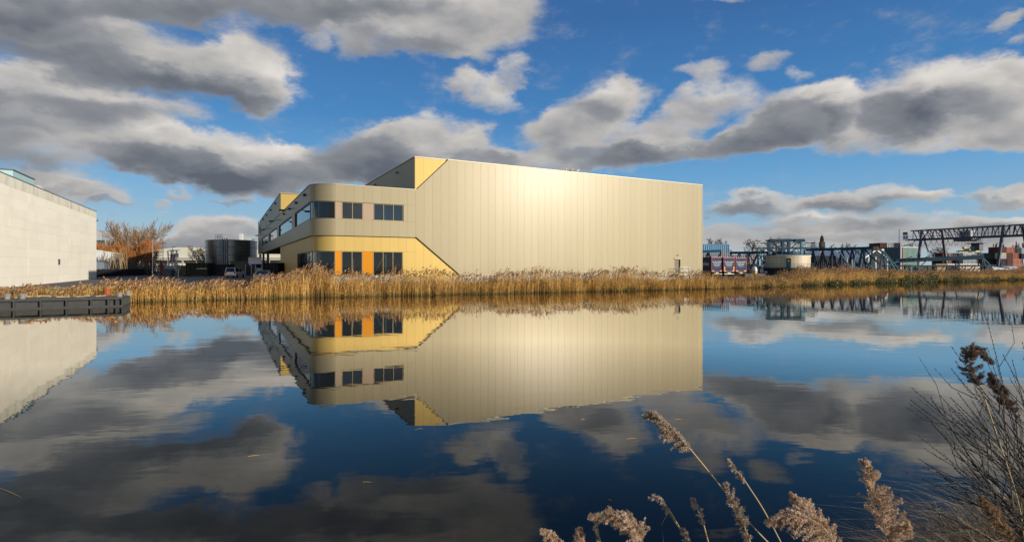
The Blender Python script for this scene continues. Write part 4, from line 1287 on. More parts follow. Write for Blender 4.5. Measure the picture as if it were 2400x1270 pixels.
for px, hh in ((17, .36), (52.5, .36), (280, .32), (300, .38)):
    # bollard position on the deck
    r = (px - 1200) / FPX
    dy = .7 if px < 290 else 2.4
    base = BQ + V * dy
    s = (r * base.y - base.x) / (U.x - r * U.y)
    mb = MB(); mb.lathe([(.16, 0), (.16, hh - .10), (.21, hh - .09), (.21, hh), (.12, hh + .02)], 16, (s, dy, FB - .02)); mb.build('bollard', M['bollard'], bg)
# rope lying on the deck
pts = [(-8.2 + i * .16, 1.4 + .35 * math.sin(i * .9) + .2 * math.sin(i * .37), FB + .04 + .10 * abs(math.sin(i * .55)) * (1 if 10 < i < 26 else .2)) for i in range(44)]
rope = MB().tube(pts, .035, 5).build('mooring_rope', mat('rope', (0.46, 0.40, 0.26), rough=.9))
rope.location = BQ; rope.rotation_euler = (0, 0, TH)
tag(rope, 'tangled pale mooring rope lying on the barge deck', 'rope')
pz = 42.8
pile = thing('mooring_pile', 'rusty red steel pipe pile standing behind the barge', 'pile', ray(251, pz, -.5), 0.0)
MB().lathe([(.235, 0), (.235, 1.69), (.20, 1.69), (.20, 1.2)], 20).build('pipe', M['rust'], pile, smooth=False)
MB().lathe([(.236, .3), (.26, .3), (.26, .42), (.236, .42)], 20).build('collar', M['rust'], pile)
# ------------------------------------------------------------------ right hand storage yard
def text_part(s, size, m, parent, mtx, name='lettering', extr=0.004, sx=1.0):
    cu = bpy.data.curves.new(name, 'FONT'); cu.body = s; cu.size = size; cu.extrude = extr; cu.align_x = 'CENTER'; cu.align_y = 'CENTER'
    tmp = bpy.data.objects.new('tmp', cu); COL.objects.link(tmp)
    dg = bpy.context.evaluated_depsgraph_get()
    me = bpy.data.meshes.new_from_object(tmp.evaluated_get(dg))
    bpy.data.objects.remove(tmp); me.name = name
    me.materials.clear(); me.materials.append(m)
    o = obj_of(name, me, parent)
    o.matrix_local = mtx @ Matrix.Diagonal((sx, 1, 1, 1))
    return o
FACE_MY = Matrix.Rotation(rad(90), 4, 'X')                    # text facing -y
FACE_MX = Matrix.Rotation(rad(-90), 4, 'Z') @ Matrix.Rotation(rad(90), 4, 'X')   # facing -x

def trailer(px0, Z, label, ptop=603, amber=False):
    a = ray(px0, Z)
    t = thing('curtain_trailer', label, 'trailer', a, rad(13), 'navy trailers parked beside the warehouse')
    W, L_ = 2.5, 13.4
    H1 = P(px0, ptop, Z).z - GZ; H0 = .95
    boxpart('body', M['blacktarp'], t, 0, W, .06, L_, H0, H1)
    boxpart('rear_door', M['navy'], t, .07, W / 2 - .012, -.02, .058, H0 + .02, H1 - .06)
    boxpart('rear_door', M['navy'], t, W / 2 + .012, W - .07, -.02, .058, H0 + .02, H1 - .06)
    fm = M['red']
    fr = MB(); fr.box(0, .075, -.05, .05, H0, H1); fr.box(W - .075, W, -.05, .05, H0, H1); fr.box(.076, W - .076, -.05, .05, H1 - .09, H1); fr.box(.076, W - .076, -.05, .05, H0 - .05, H0 + .03)
    fr.build('rear_frame', fm, t)
    boxpart('roof_edge', M['grey'], t, -.02, W + .02, -.04, L_, H1 + .002, H1 + .06)
    text_part('van der Linden', .36, M['lettering'], t, Matrix.Translation((W / 2, -.026, H0 + (H1 - H0) * .70)) @ FACE_MY)
    for k, (w, h) in enumerate(((1.6, .10), (1.5, .07), (1.05, .06))):
        z = H0 + (H1 - H0) * (.56 - .10 * k); mb = MB(); x = W / 2 - w / 2; i = 0
        while x < W / 2 + w / 2 - .05:
            l = (.30, .18, .24)[i % 3]; mb.box(x, min(x + l, W / 2 + w / 2), -.026, -.022, z, z + h); x += l + .06; i += 1
        mb.build('small_print', M['lettering'], t)
    text_part('van der Linden', 1.25, M['lettering'], t, Matrix.Translation((-.008, 4.6, H0 + (H1 - H0) * .55)) @ FACE_MX)
    for s in (0.1, W - .55):
        boxpart('tail_light', M['amber'], t, s, s + .45, -.075, -.052, H0 + .02, H0 + .20)
        if amber: boxpart('marker_board', M['amber'], t, s + (.0 if s < 1 else .25), s + (.2 if s < 1 else .45), -.073, -.053, H0 + .3, H0 + 1.0)
    boxpart('number_plate', M['plate'], t, W / 2 - .3, W / 2 + .3, -.08, -.06, .55, .72)
    boxpart('bumper', M['white'], t, .1, W - .1, -.06, .06, .38, .52)
    boxpart('chassis', M['darkgrey'], t, .7, W - .7, .1, L_, .65, .94)
    for y in (1.2, 2.5, 3.8):
        for x in (.2, W - .2):
            w = fix_normals(MB().lathe([(.25, -.14), (.48, -.14), (.5, -.1), (.5, .1), (.48, .14), (.25, .14)], 16).build('wheel', M['tyre'], t))
            w.rotation_euler = (0, rad(90), 0); w.location = (x, y, .5)
    return t
trailer(1667.5, 108, 'navy curtain trailer nearest the warehouse wall, black side facing left')
trailer(1696, 108.3, 'middle navy trailer with orange marker boards beside its doors', 603.5, True)
trailer(1724, 108.9, 'navy curtain trailer farthest from the warehouse wall', 604)

container('sky blue container, topmost of the stack above the trailers', ray(1652, 141, GZ + 5.2 + .0), rad(6), 12.19, SKYB, 'containers stacked behind the trailers')
container('mauve grey container in the stack behind the trailers, under the sky blue one', ray(1657, 141, GZ + 2.6), rad(6), 12.19, MAUVE, 'containers stacked behind the trailers')
container('mauve grey container behind the trailers, right of the stack', ray(1717, 150, GZ + 2.6), rad(4), 12.19, MAUVE, 'containers stacked behind the trailers')
container('dark container on the ground under the mauve grey one behind the trailers', ray(1657, 141, GZ), rad(6), 12.19, NAVY, 'containers stacked behind the trailers')
container('dark brown container on the ground behind the teal boom', ray(1717, 150, GZ), rad(4), 12.19, BROWN, 'containers stacked behind the trailers')

def boom(name, label, A, B, width, nbay, m, m2, chord=.34, foot=None, cap_end=False):
    """lattice boom lying on the ground: top chord A->B (world), two lower chords at ground"""
    t = thing(name, label, 'lattice boom', (A.x, A.y, GZ), 0.0)
    o = Vector((A.x, A.y, GZ)); A = A - o; B = B - o
    d = (B - A); d.z = 0; d.normalize(); sd = Vector((-d.y, d.x, 0)) * (width / 2)
    zb = (foot if foot is not None else GZ + .25) - GZ
    MB().beam(A, B, chord * .8, chord * 1.3).build('top_chord', m, t)
    lo = []
    for s in (-1, 1):
        a = Vector((A.x, A.y, zb)) + sd * s; b = Vector((B.x, B.y, zb)) + sd * s
        MB().tube([a, b], chord * .45, 6).build('lower_chord', m, t); lo.append((a, b))
    for i in range(nbay):
        p0 = A.lerp(B, i / nbay); p1 = A.lerp(B, (i + 1) / nbay)
        for a, b in lo:
            q = a.lerp(b, (i + .5) / nbay)
            MB().tube([p0, q], chord * .30, 5).build('brace', m2, t)
            MB().tube([q, p1], chord * .30, 5).build('brace', m, t)
        MB().tube([lo[0][0].lerp(lo[0][1], (i + .5) / nbay), lo[1][0].lerp(lo[1][1], (i + .5) / nbay)], chord * .25, 5).build('cross_tie', m2, t)
    if cap_end:
        e = (B - A).normalized()
        MB().beam(B + e * .01, B + e * .9, chord * .9, chord * 1.4).build('end_cap', M['wood'], t)
    return t
boom('crane_boom', 'short teal lattice boom with orange end above the trailers', P(1600, 591, 124), P(1690, 588, 124), 4.0, 3, M['teal'], M['teal_light'], .42, cap_end=True)
boom('crane_boom', 'teal lattice boom lying between the trailers and the round beige turret', P(1712, 592.5, 126), P(1800, 592, 118), 4.6, 4, M['teal'], M['teal_light'], .42)
boom('crane_boom', 'long teal lattice boom running from the turret to the white tent', P(1884, 586, 121), P(2046, 581, 113), 5.2, 7, M['teal'], M['teal'], .44, cap_end=True)
# sloping end section with long stays
eb = thing('boom_end', 'teal boom end section with splayed stays in front of the white tent', 'lattice boom', ray(2068, 114), 0.0)
o_ = Vector(eb.location)
top = P(2068, 585, 114) - o_
MB().beam(P(2004, 587, 114) - o_, top, .34, .4).build('top_chord', M['teal'], eb)
MB().tube([top + Vector((0, -.2, -.1)), top + Vector((0, .2, -.1))], .28, 10).build('sheave', M['white'], eb)
for px, py, zz in ((2060, 640, 112), (2076, 640, 116), (2092, 640, 111), (2114, 640, 114), (2103, 640, 118)):
    MB().tube([top, P(px, py, zz) - o_], .11, 5).build('stay', M['teal_light'] if px > 2080 else M['teal'], eb)
for k, (pa, pb) in enumerate((((1966, 588), (2002, 640)), ((1984, 587), (2025, 640)), ((2007, 587), (2050, 636)), ((2028, 586), (2060, 618)), ((2007, 587), (1998, 640)), ((2028, 586), (2020, 640)))):
    MB().tube([P(*pa, 114 + k % 3) - o_, P(*pb, 110 + k % 3) - o_], .15, 6).build('stay', M['teal'] if k % 2 else M['teal_light'], eb)

# round beige turret with the slewing machine on top
TZ = 118.0
tc_ = ray(1843, TZ); tr = 50 / FPX * TZ; th = P(1843, 600, TZ).z - GZ
tu = thing('round_turret', 'round beige panelled turret with blue door and walkway', 'turret', tc_, 0.0)
zb = P(1843, 627, TZ).z - GZ
for c in range(36):
    a0, a1 = 2 * math.pi * c / 36 + .003, 2 * math.pi * (c + 1) / 36 - .003
    if math.sin((a0 + a1) / 2) > .3: continue
    vs = []
    for i in range(4):
        a = a0 + (a1 - a0) * i / 3
        for r in (tr, tr - .06): vs += [(r * math.cos(a), r * math.sin(a), zb), (r * math.cos(a), r * math.sin(a), th - .1)]
    MB().add(vs, [(4 * i, 4 * i + 4, 4 * i + 5, 4 * i + 1) for i in range(3)] + [(0, 1, 3, 2), (12, 14, 15, 13)]).build('panel', M['beige'], tu)
MB().lathe([(tr - .08, zb - .8), (tr - .08, th - .12), (.1, th - .1)], 36).build('drum', M['backing'], tu)
MB().lathe([(tr - .2, th - .1), (tr + .12, th - .1), (tr + .12, th + .08), (tr - .2, th + .1), (.2, th + .12)], 48).build('roof_rim', M['cream'], tu)
MB().lathe([(tr - .3, zb - .35), (tr + .7, zb - .35), (tr + .7, zb - .15), (tr - .3, zb - .15)], 40).build('walkway', M['teal'], tu)
MB().lathe([(tr * .8, 0), (tr * .8, zb - .36), (.2, zb - .36)], 30).build('pedestal', M['darkgrey'], tu)
a = rad(-112)
dm_ = boxpart('door', M['teal'], tu, -.45, .45, -.06, .06, zb, zb + 2.0); dm_.location = ((tr + .03) * math.cos(a), (tr + .03) * math.sin(a), 0); dm_.rotation_euler = (0, 0, a + rad(90))
boxpart('warning_sign', M['yellow'], dm_, -.14, .14, -.075, -.062, zb + 1.3, zb + 1.55)
rl = MB()
for z in (.5, 1.0): rl.tube([((tr + .65) * math.cos(q), (tr + .65) * math.sin(q), zb - .15 + z) for q in np.linspace(rad(180), rad(320), 22)], .025, 4)
for q in np.linspace(rad(180), rad(320), 15): rl.tube([((tr + .65) * math.cos(q), (tr + .65) * math.sin(q), zb - .15), ((tr + .65) * math.cos(q), (tr + .65) * math.sin(q), zb + .85)], .025, 4)
rl.build('railing', M['teal_light'], tu)

mc = thing('slewing_frame', 'teal steel slewing frame with two hydraulic cylinders on the beige turret', 'machine', (tc_.x, tc_.y, GZ + th + .12), 0.0)
def mp_(px, py, dy=0.0):
    p = P(px, py, TZ + dy); return p - Vector(mc.location)
base0 = mp_(1843, 599).z * 0
boxpart('base_plate', M['teal'], mc, -3.6, 3.7, -2.6, 2.6, 0.0, .22)
MB().lathe([(2.9, .22), (2.9, .75), (2.5, .8)], 24).build('slew_ring', M['teal'], mc)
for (xa, xb, y) in ((1795, 1858, -2.0), (1858, 1886, -2.0), (1795, 1856, 2.0), (1856, 1886, 2.0)):
    p = mp_(xa, 564, y); q = mp_(xb, 563.5, y)
    L_ = q.x - p.x
    cy = MB(); cy.tube([p, p + Vector((L_ * .12, 0, 0))], .17, 12); cy.tube([p + Vector((L_ * .12, 0, 0)), q - Vector((L_ * .08, 0, 0))], .36, 14); cy.tube([q - Vector((L_ * .08, 0, 0)), q], .27, 12)
    cy.build('hydraulic_cylinder', M['teal'], mc)
for px in (1802, 1834, 1848, 1879):
    for y in (-2.0, 2.0):
        p = mp_(px, 566, y); MB().beam((p.x, y, .2), (p.x, y, p.z), .5, .42).build('post', M['teal'] if px != 1879 or y > 0 else M['teal_light'], mc)
deckz = mp_(1843, 581.5).z
for y in (-2.3, 2.3): MB().beam((mp_(1776, 0).x, y, deckz), (mp_(1903, 0).x, y, deckz), .2, .26).build('deck_beam', M['teal'], mc)
for (pa, pb) in (((1802, 567), (1826, 598)), ((1834, 580), (1822, 568)), ((1818, 598), (1842, 572)), ((1879, 568), (1866, 581)), ((1848, 582), (1856, 598)), ((1864, 598), (1857, 583)), ((1866, 598), (1873, 583)), ((1880, 598), (1873, 583)), ((1790, 582), (1812, 597)), ((1838, 590), (1850, 598)), ((1849, 598), (1879, 582))):
    for y in (-2.1, 2.1):
        p = mp_(*pa); q = mp_(*pb); p.y = q.y = y
        MB().tube([p, q], .11, 6).build('brace', M['teal_light'] if y < 0 and pa[0] > 1846 else M['teal'], mc)
for (xa, xb) in ((1781, 1800), (1880, 1901), (1848, 1866)):
    for y in (-2.3, 2.3):
        rl = MB()
        for py in (570, 575.5): rl.tube([(mp_(xa, 0).x, y, mp_(0, py).z), (mp_(xb, 0).x, y, mp_(0, py).z)], .03, 4)
        for k in range(5):
            x = mp_(xa + (xb - xa) * k / 4, 0).x; rl.tube([(x, y, deckz), (x, y, mp_(0, 569.5).z)], .03, 4)
        rl.build('railing', M['teal_light'], mc)
for px in (1790, 1822, 1862, 1894):
    p = mp_(px, 570); MB().beam(p + Vector((-.9, -.4, 0)), p + Vector((.8, -.4, 0)), .14, .14).build('buffer_rod', M['teal'], mc)
    MB().tube([p + Vector((.5, -.4, 0)), p + Vector((1.2, -.4, 0))], .20, 8).build('buffer', M['black'], mc)
# left ladder tower of the machine
lt = thing('stair_tower', 'teal ladder tower and diagonal props left of the beige turret', 'tower', ray(1784, 116), 0.0)
o_ = Vector(lt.location)
for pa, pb in (((1776, 584), (1776, 640)), ((1791, 584), (1791, 640)), ((1784, 584), (1784, 625)), ((1780, 592), (1755, 640)), ((1780, 592), (1768, 640)), ((1748, 597), (1757, 634)), ((1795, 612), (1765, 640)), ((1776, 597), (1791, 584)), ((1776, 610), (1791, 597))):
    MB().tube([P(*pa, 116) - o_, P(*pb, 116) - o_], .12, 6).build('prop', M['teal'], lt)
for py in (584, 597, 610, 622): MB().beam(P(1775, py, 116) - o_, P(1792, py, 116) - o_, .5, .12).build('landing', M['teal_light'], lt)
# yellow and white buoy standing in the yard
by = thing('yard_buoy', 'white and yellow rounded float standing between trailers and turret', 'buoy', ray(1769, 104), 0.0)
MB().lathe([(.25, 0), (.36, .5), (.45, .9)], 16).build('base', M['yellow'], by, smooth=True)
MB().lathe([(.45, .9), (.46, 1.3), (.38, 1.7), (.2, 1.95), (.05, 2.0)], 16).build('top', M['white'], by, smooth=True)
pt = thing('pontoon', 'dark steel pontoon lying at the bank below the turret', 'pontoon', ray(1747, 99, .15), rad(10))
boxpart('hull', M['black'], pt, 0, 4.0, 0, 3, 0, 1.25); boxpart('deck', M['barge_deck'], pt, -.1, 4.2, -.1, 3.1, 1.252, 1.36)

# black container on a chassis and pale container
ct = container('black container on a trailer chassis right of the beige turret', ray(1925, 127, GZ + 1.6), rad(10), 6.06, BLACKC, None, H=2.9, doorcol=(0.5, 0.47, 0.47))
chs = thing('container_chassis', 'low chassis with yellow rear lights under the black container', 'trailer', ray(1925, 127), rad(10))
boxpart('frame', M['darkgrey'], chs, -3, 3.1, -.5, .5, .8, 1.59)
for x in (-2, 1.2, 2.4):
    for y in (-1, 1):
        w = fix_normals(MB().lathe([(.2, -.14), (.48, -.14), (.48, .14), (.2, .14)], 14).build('wheel', M['tyre'], chs)); w.rotation_euler = (rad(90), 0, 0); w.location = (x, y, .5)
boxpart('light_bar', M['amber'], chs, 3.12, 3.2, -1.1, 1.1, .75, .95)
container('pale mauve container end beside the black one', ray(1979, 133, GZ + 1.2), rad(78), 6.06, (0.42, 0.35, 0.34), None, H=2.9)

# white tent hall
tz = 138.0
tn = thing('frame_tent', 'white gabled frame tent with open front', 'tent', ray(2054, tz), rad(24))
TW = 8.6; TL = 20.0; eh = P(2015, 604, tz).z - GZ; ah = P(2053, 586, tz).z - GZ
hw = TW / 2 * 1.05
for s in (-1, 1):
    fix_normals(MB().prism([(s * hw, eh), (0, ah), (0, ah + .07), (s * hw, eh + .07)], lambda a, z: (a, .1, z), lambda a, z: (a, TL, z)).build('roof_sheet', M['tentfabric'], tn))
    boxpart('side_sheet', M['tentfabric'], tn, *sorted((s * hw - .03, s * hw + .03)), .1, TL, 1.2, eh)
    for y in (0, 5, 10, 15, 20):
        boxpart('post', M['white'], tn, s * hw - .12, s * hw + .12, y - .1, y + .09, 0, eh)
        MB().beam((s * hw, y, eh + .02), (0, y, ah + .08), .2, .26).build('rafter', M['white'], tn)
for x in (-1.4, 1.5): boxpart('post', M['white'], tn, x - .1, x + .1, 1.0, 1.2, 0, eh + .3)
boxpart('back_sheet', M['wood'], tn, -hw + .1, hw - .1, TL - .2, TL - .1, 0, eh)
for x in (-1.6,): boxpart('timber_stack', M['wood'], tn, x, x + 1.7, 3, 5, 0, 2.2)

# tall green hall with container stack behind
gh = thing('green_hall', 'tall green corrugated hall with one shade tinted and one sunlit face', 'hall', ray(2111, 150), rad(-3))
hh = P(2111, 579, 150).z - GZ
def corr_wall(name, p0, p1, nrm, h, m, parent):
    p0 = Vector(p0); p1 = Vector(p1); nrm = Vector(nrm); l = (p1 - p0).length; n = int(l / .6); d = (p1 - p0) / n; pts = []
    for i in range(n):
        a = p0 + d * i; pts += [a, a + d * .3, a + d * .5 - nrm * .12, a + d * .8 - nrm * .12]
    pts.append(p1); k = len(pts)
    return MB().add([(p.x, p.y, 0) for p in pts] + [(p.x, p.y, h) for p in pts], [(i, i + 1, i + 1 + k, i + k) for i in range(k - 1)]).build(name, m, parent)
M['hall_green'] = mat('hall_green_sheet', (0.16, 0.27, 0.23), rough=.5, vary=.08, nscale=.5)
M['hall_shaded'] = mat('hall_shaded_sheet', (0.03, 0.065, 0.085), rough=.5, vary=.08, nscale=.5)  # same sheet as the lit side, with shade put into a darker colour
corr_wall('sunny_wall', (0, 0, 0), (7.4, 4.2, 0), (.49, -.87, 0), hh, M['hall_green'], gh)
corr_wall('shaded_wall', (-10, 11, 0), (-.0, .0, 0), (-.74, -.67, 0), hh, M['hall_shaded'], gh)
MB().prism([(-.02, .06), (7.3, 4.2), (-2, 15), (-9.9, 11)], lambda x, y: (x, y, hh - .2), lambda x, y: (x, y, hh - .02)).build('roof', M['roof'], gh)
boxpart('corner_post', M['steel'], gh, -.16, .16, -.2, .1, 0, hh + .1)
boxpart('corner_post', M['rust'], gh, .55, .75, .1, .26, 0, hh - .05)
MB().beam((0, -.05, hh), (7.4, 4.15, hh), .2, .25).build('eaves', M['steel'], gh)
boxpart('dark_door', M['black'], gh, 1.6, 3.3, .5, .9, 0, 2.4)

def top_container(px0, px1, label, col, yellow=False):
    Z = 195.0; w = (px1 - px0) / FPX * Z
    t = container(label, ray((px0 + px1) / 2, Z, GZ + 7.8), 0.0 if w > 4 else rad(90), 6.06 if w > 4 else 6.06, col, 'containers behind the green hall', W=2.44)
    if yellow:
        boxpart('yellow_panel', M['yellow'], t, -2.75, -1.8, -1.27, -1.225, .8, 1.75)
top_container(2050, 2065, 'dark red container end, leftmost behind the green hall', BROWN)
top_container(2065.6, 2080.5, 'grey green container end between the dark red and the navy one', LGREY)
top_container(2081, 2096, 'navy container end between grey green and pale grey ones', NAVY)
top_container(2096.5, 2134, 'pale grey container with yellow square behind the green hall', (0.5, 0.5, 0.5), True)
# what carries them
for i, (px, lab) in enumerate(((2058, 'dark red'), (2073, 'grey green'), (2089, 'navy'), (2115, 'pale grey'))):
    for lv in (2,):
        container('container right under the %s one behind the green hall, mostly hidden' % lab, ray(px, 195, GZ + 2.6 * lv), rad(90) if i < 3 else 0, 6.06, (NAVY, BROWN, LGREY, GREEN)[i], 'containers behind the green hall')

# ------------------------------------------------------------------ container stacks below the gantry
YZ = 236.0
def cs(px, lv, label, col, rz=0.0, L=6.06, Z=YZ, dc=None):
    return container(label, ray(px, Z, GZ + 2.6 * lv), rz, L, col, 'containers below the gantry crane', doorcol=dc)
R90 = rad(-90)
for lv, nm in ((0, 'bottom'), (1, 'second')):
    pass
cs(2373, 0, 'salmon container at the bottom right of the stack beside the gantry leg', SALMON)
cs(2373, 1, 'salmon container on top of another at the right beside the gantry leg', SALMON, Z=YZ - .1)
cs(2366, 2, 'salmon container in the third layer under the topmost pair', (0.40, 0.14, 0.09), Z=YZ + 3)
cs(2357, 3, 'salmon container, topmost of the stack by the gantry leg', (0.46, 0.17, 0.11), Z=YZ + 3)
cs(2337, 3, 'dark red container end beside the topmost salmon container', BROWN, R90, Z=YZ)
cs(2337.5, 2, 'cream container end under the dark red one', CREAM, R90)
cs(2337.5, 1, 'navy container end in the second layer under the cream one', NAVY, R90)
cs(2337.5, 0, 'navy container end at the bottom under the cream one', NAVY, R90, dc=(0.02, 0.03, 0.06))
cs(2352.5, 2, 'dark red container end right of the cream one', BROWN, R90)
cs(2352.5, 1, 'dark red container end in the second layer left of the salmon pair', BROWN, R90, Z=YZ - .1)
cs(2352.5, 0, 'dark red container end at the bottom left of the salmon pair', BROWN, R90)
cs(2312, 2, 'green container in the third layer left of the cream end', GREEN, Z=YZ + 1)
cs(2312, 1, 'dark brown container in the second layer under the green one', (0.06, 0.022, 0.02), Z=YZ + 1)
cs(2312, 0, 'dark green container at the bottom of the stack left of the navy ends', (0.02, 0.04, 0.035), Z=YZ + 1)
cs(2284, 1, 'dark red container behind the white lettered one', BROWN, Z=YZ + 9)
cs(2284, 0, 'dark red container at the bottom behind the timber stacks', (0.12, 0.04, 0.03), Z=YZ + 9)
cs(2404, 3, 'grey container at the top right edge of the stacks', LGREY, Z=YZ + 14)
cs(2404, 2, 'dark grey container under the grey one at the right edge', NAVY, Z=YZ + 14)
mk = cs(2268.5, 2, 'cream white container with pale blue square and dark lettering', (0.62, 0.60, 0.50), Z=YZ - 1)
boxpart('logo_square', M['teal_light'], mk, -2.75, -1.55, -1.27, -1.235, .45, 2.15)
star = MB()
pts = []
for i in range(14):
    r = .42 if i % 2 == 0 else .17; a = math.pi / 2 + math.pi * i / 7; pts.append((-2.15 + r * math.cos(a), 1.3 + r * math.sin(a)))
star.prism(pts, lambda x, z: (x, -1.29, z), lambda x, z: (x, -1.272, z)).build('logo_star', M['lettering'], mk)
text_part('MAERSK', 1.35, M['black'], mk, Matrix.Translation((.75, -1.262, 1.25)) @ FACE_MY, 'lettering')
cs(2268.5, 1, 'container right under the cream white lettered one', LGREY, Z=YZ - 1)
cs(2268.5, 0, 'container at the ground below the cream white lettered one', BROWN, Z=YZ - 1)
cs(2239, 2, 'dark grey container left of the cream white lettered one', (0.12, 0.125, 0.13), Z=YZ + 1.5)
cs(2239, 1, 'brown container under the dark grey one', BROWN, Z=YZ + 1.5)
cs(2239, 0, 'grey container at the bottom under the dark grey one', LGREY, Z=YZ + 1.5)
cs(2203, 2, 'dark red container end left of a salmon one beside the back gantry leg', BROWN, R90)
cs(2217, 2, 'small salmon container beside the back gantry leg', SALMON, L=3.2)
cs(2203, 1, 'dark container end under the dark red one by the back gantry leg', NAVY, R90)
cs(2217, 1, 'salmon container under the small salmon one', (0.3, 0.12, 0.08), L=3.2)
for px in (2203, 2217): cs(px, 0, 'dark container at the ground by the back gantry leg, %s' % ('left one' if px < 2210 else 'right one'), NAVY, R90)

# ------------------------------------------------------------------ gantry crane
GA, GB = ray(2132, 214), ray(2475, 173)
g = thing('gantry_crane', 'dark steel lattice gantry crane spanning the container yard', 'crane', GA, math.atan2(GB.y - GA.y, GB.x - GA.x))
GLn = (GB - GA).length
zt, zbm = 16.9 - GZ, 13.3 - GZ
yw = 2.6
def gx(px):
    r = (px - 1200) / FPX; d = (GB - GA).normalized()
    return (r * GA.y - GA.x) / (d.x - r * d.y)
for y in (-yw, yw):
    MB().beam((0, y, zbm), (GLn, y, zbm), .45, .6).build('lower_chord', M['crane_dark'], g)
    MB().beam((gx(2140), y * .55, zt), (GLn, y * .55, zt), .38, .42).build('upper_chord', M['crane_dark'], g)
nb_ = 14
for i in range(nb_):
    x0 = gx(2140) + (GLn - gx(2140)) * i / nb_; x1 = gx(2140) + (GLn - gx(2140)) * (i + 1) / nb_
    for y in (-yw, yw):
        MB().tube([(x0, y, zbm), ((x0 + x1) / 2 - .6, y * .55, zt)] if i > nb_ / 2 - 2 else [(x1, y, zbm), ((x0 + x1) / 2 - .6, y * .55, zt)], .17, 5).build('diagonal', M['crane_dark'], g)
        MB().tube([((x0 + x1) / 2 - .6, y * .55, zt), ((x0 + x1) / 2 - .1, y, zbm)], .12, 5).build('diagonal', M['crane_dark'], g)
for y in (-yw - .5, yw + .5): MB().tube([(gx(2140), y, zbm + 1.3), (GLn, y, zbm + 1.3)], .04, 4).build('handrail', M['crane_dark'], g)
for pxt, pxb, y, nm in ((2172, 2166, -yw - .3, 0), (2197, 2204, yw + .3, 0), (2364, 2353, -yw - .3, 1), (2386, 2398, yw + .3, 1)):
    x = gx((2172 + 2197) / 2) if nm == 0 else gx((2364 + 2386) / 2)
    w = .8
    MB().beam((gx(pxt), y, zt + .1), (gx(pxb), y * 1.5, 0), .75, .7).build('leg', M['crane_dark'], g)
for xa in ((2172, 2197), (2364, 2386)):
    MB().beam((gx(xa[0]), -yw, zt + .05), (gx(xa[1]), yw, zt + .05), .5, .6).build('leg_tie', M['grey'], g)
    MB().tube([(gx(xa[0] + 3), -yw, zbm), (gx(xa[0] + 16), -yw * 1.2, 7.5)], .25, 6).build('knee_brace', M['crane_dark'], g) if xa[0] < 2200 else None
    for s in (-1, 1): MB().tube([(gx(xa[0]), s * yw, zbm), (gx((xa[0] + xa[1]) / 2), s * yw * .55, zt)], .2, 5).build('diagonal', M['crane_dark'], g)
boxpart('name_board', M['lettering'], g, gx(2128.5), gx(2140), -yw - .7, -yw - .5, zbm - .1, zt - .5)
boxpart('board_band', M['teal'], g, gx(2128.5) + .02, gx(2140) - .02, -yw - .72, -yw - .705, zt - 1.4, zt - .55)
boxpart('board_band', M['red'], g, gx(2133), gx(2139), -yw - .74, -yw - .725, zt - 1.2, zt - 1.0)
for k in range(2):
    MB().tube([(gx(2131) + .1 + k * 1.0, -yw - .73, zbm + .95), (gx(2131) + .1 + k * 1.0, -yw - .705, zbm + .95)], .36, 14).build('board_mark', M['navy'], g)
# festoon cables
loops = [(2140 + i * 13.2, 2140 + (i + 1) * 13.2) for i in range(9)]
for a, b in loops:
    xa, xb = gx(a), gx(b)
    MB().tube([(xa + (xb - xa) * q, -yw - .2, zbm - .4 - 2.3 * (1 - (2 * q - 1) ** 2)) for q in np.linspace(0, 1, 11)], .07, 4).build('festoon_cable', M['black'], g)
# trolley
tx = gx(2266)
tl = boxpart('trolley', M['crane_dark'], g, tx - 2.6, tx + 3.0, -yw - .4, yw + .4, zbm - 1.3, zbm + .2)
boxpart('winch_house', M['grey'], tl, tx - 1.7, tx + 1.9, -1.4, 1.4, zbm + .3, zbm + 2.6)
for k in range(3): boxpart('window', M['black'], tl, tx - 1.3 + k, tx - .7 + k, -1.43, -1.402, zbm + 1.4, zbm + 2.0)
cx = gx(2290)
boxpart('cab_platform', M['crane_dark'], tl, tx + .5, cx + 2.4, -1.8, 1.8, zbm - 2.3, zbm - 2.05)
cbn = boxpart('cab', M['crane_dark'], tl, cx - 1.3, cx + 1.3, -1.2, 1.2, zbm - 4.7, zbm - 2.3)
M['cabgreen'] = mat('cab_green', (0.03, 0.22, 0.15), rough=.4)
boxpart('cab_front', M['cabgreen'], cbn, cx - 1.36, cx - .1, -1.26, 1.26, zbm - 4.6, zbm - 3.3)
rl = MB()
for z in (zbm - 1.0, zbm - 1.6): rl.tube([(tx + 2.6, -1.8, z), (cx + 2.4, -1.8, z)], .05, 4)
for k in range(6): rl.tube([(tx + 2.6 + (cx - tx) * k / 5, -1.8, zbm - 2.1), (tx + 2.6 + (cx - tx) * k / 5, -1.8, zbm + .2)], .05, 4)
rl.build('railing', M['crane_dark'], tl)
MB().beam((cx - .8, -1.2, zbm - 4.8), (cx + 2.6, -1.2, zbm - 4.8), 1.2, .1).build('landing', M['crane_dark'], tl)
for k in (-1.5, -.6, .4, 1.4): MB().tube([(tx + k, 0, zbm - 1.3), (tx + k * 1.1, 0, 9.0)], .05, 4).build('hoist_rope', M['black'], tl)
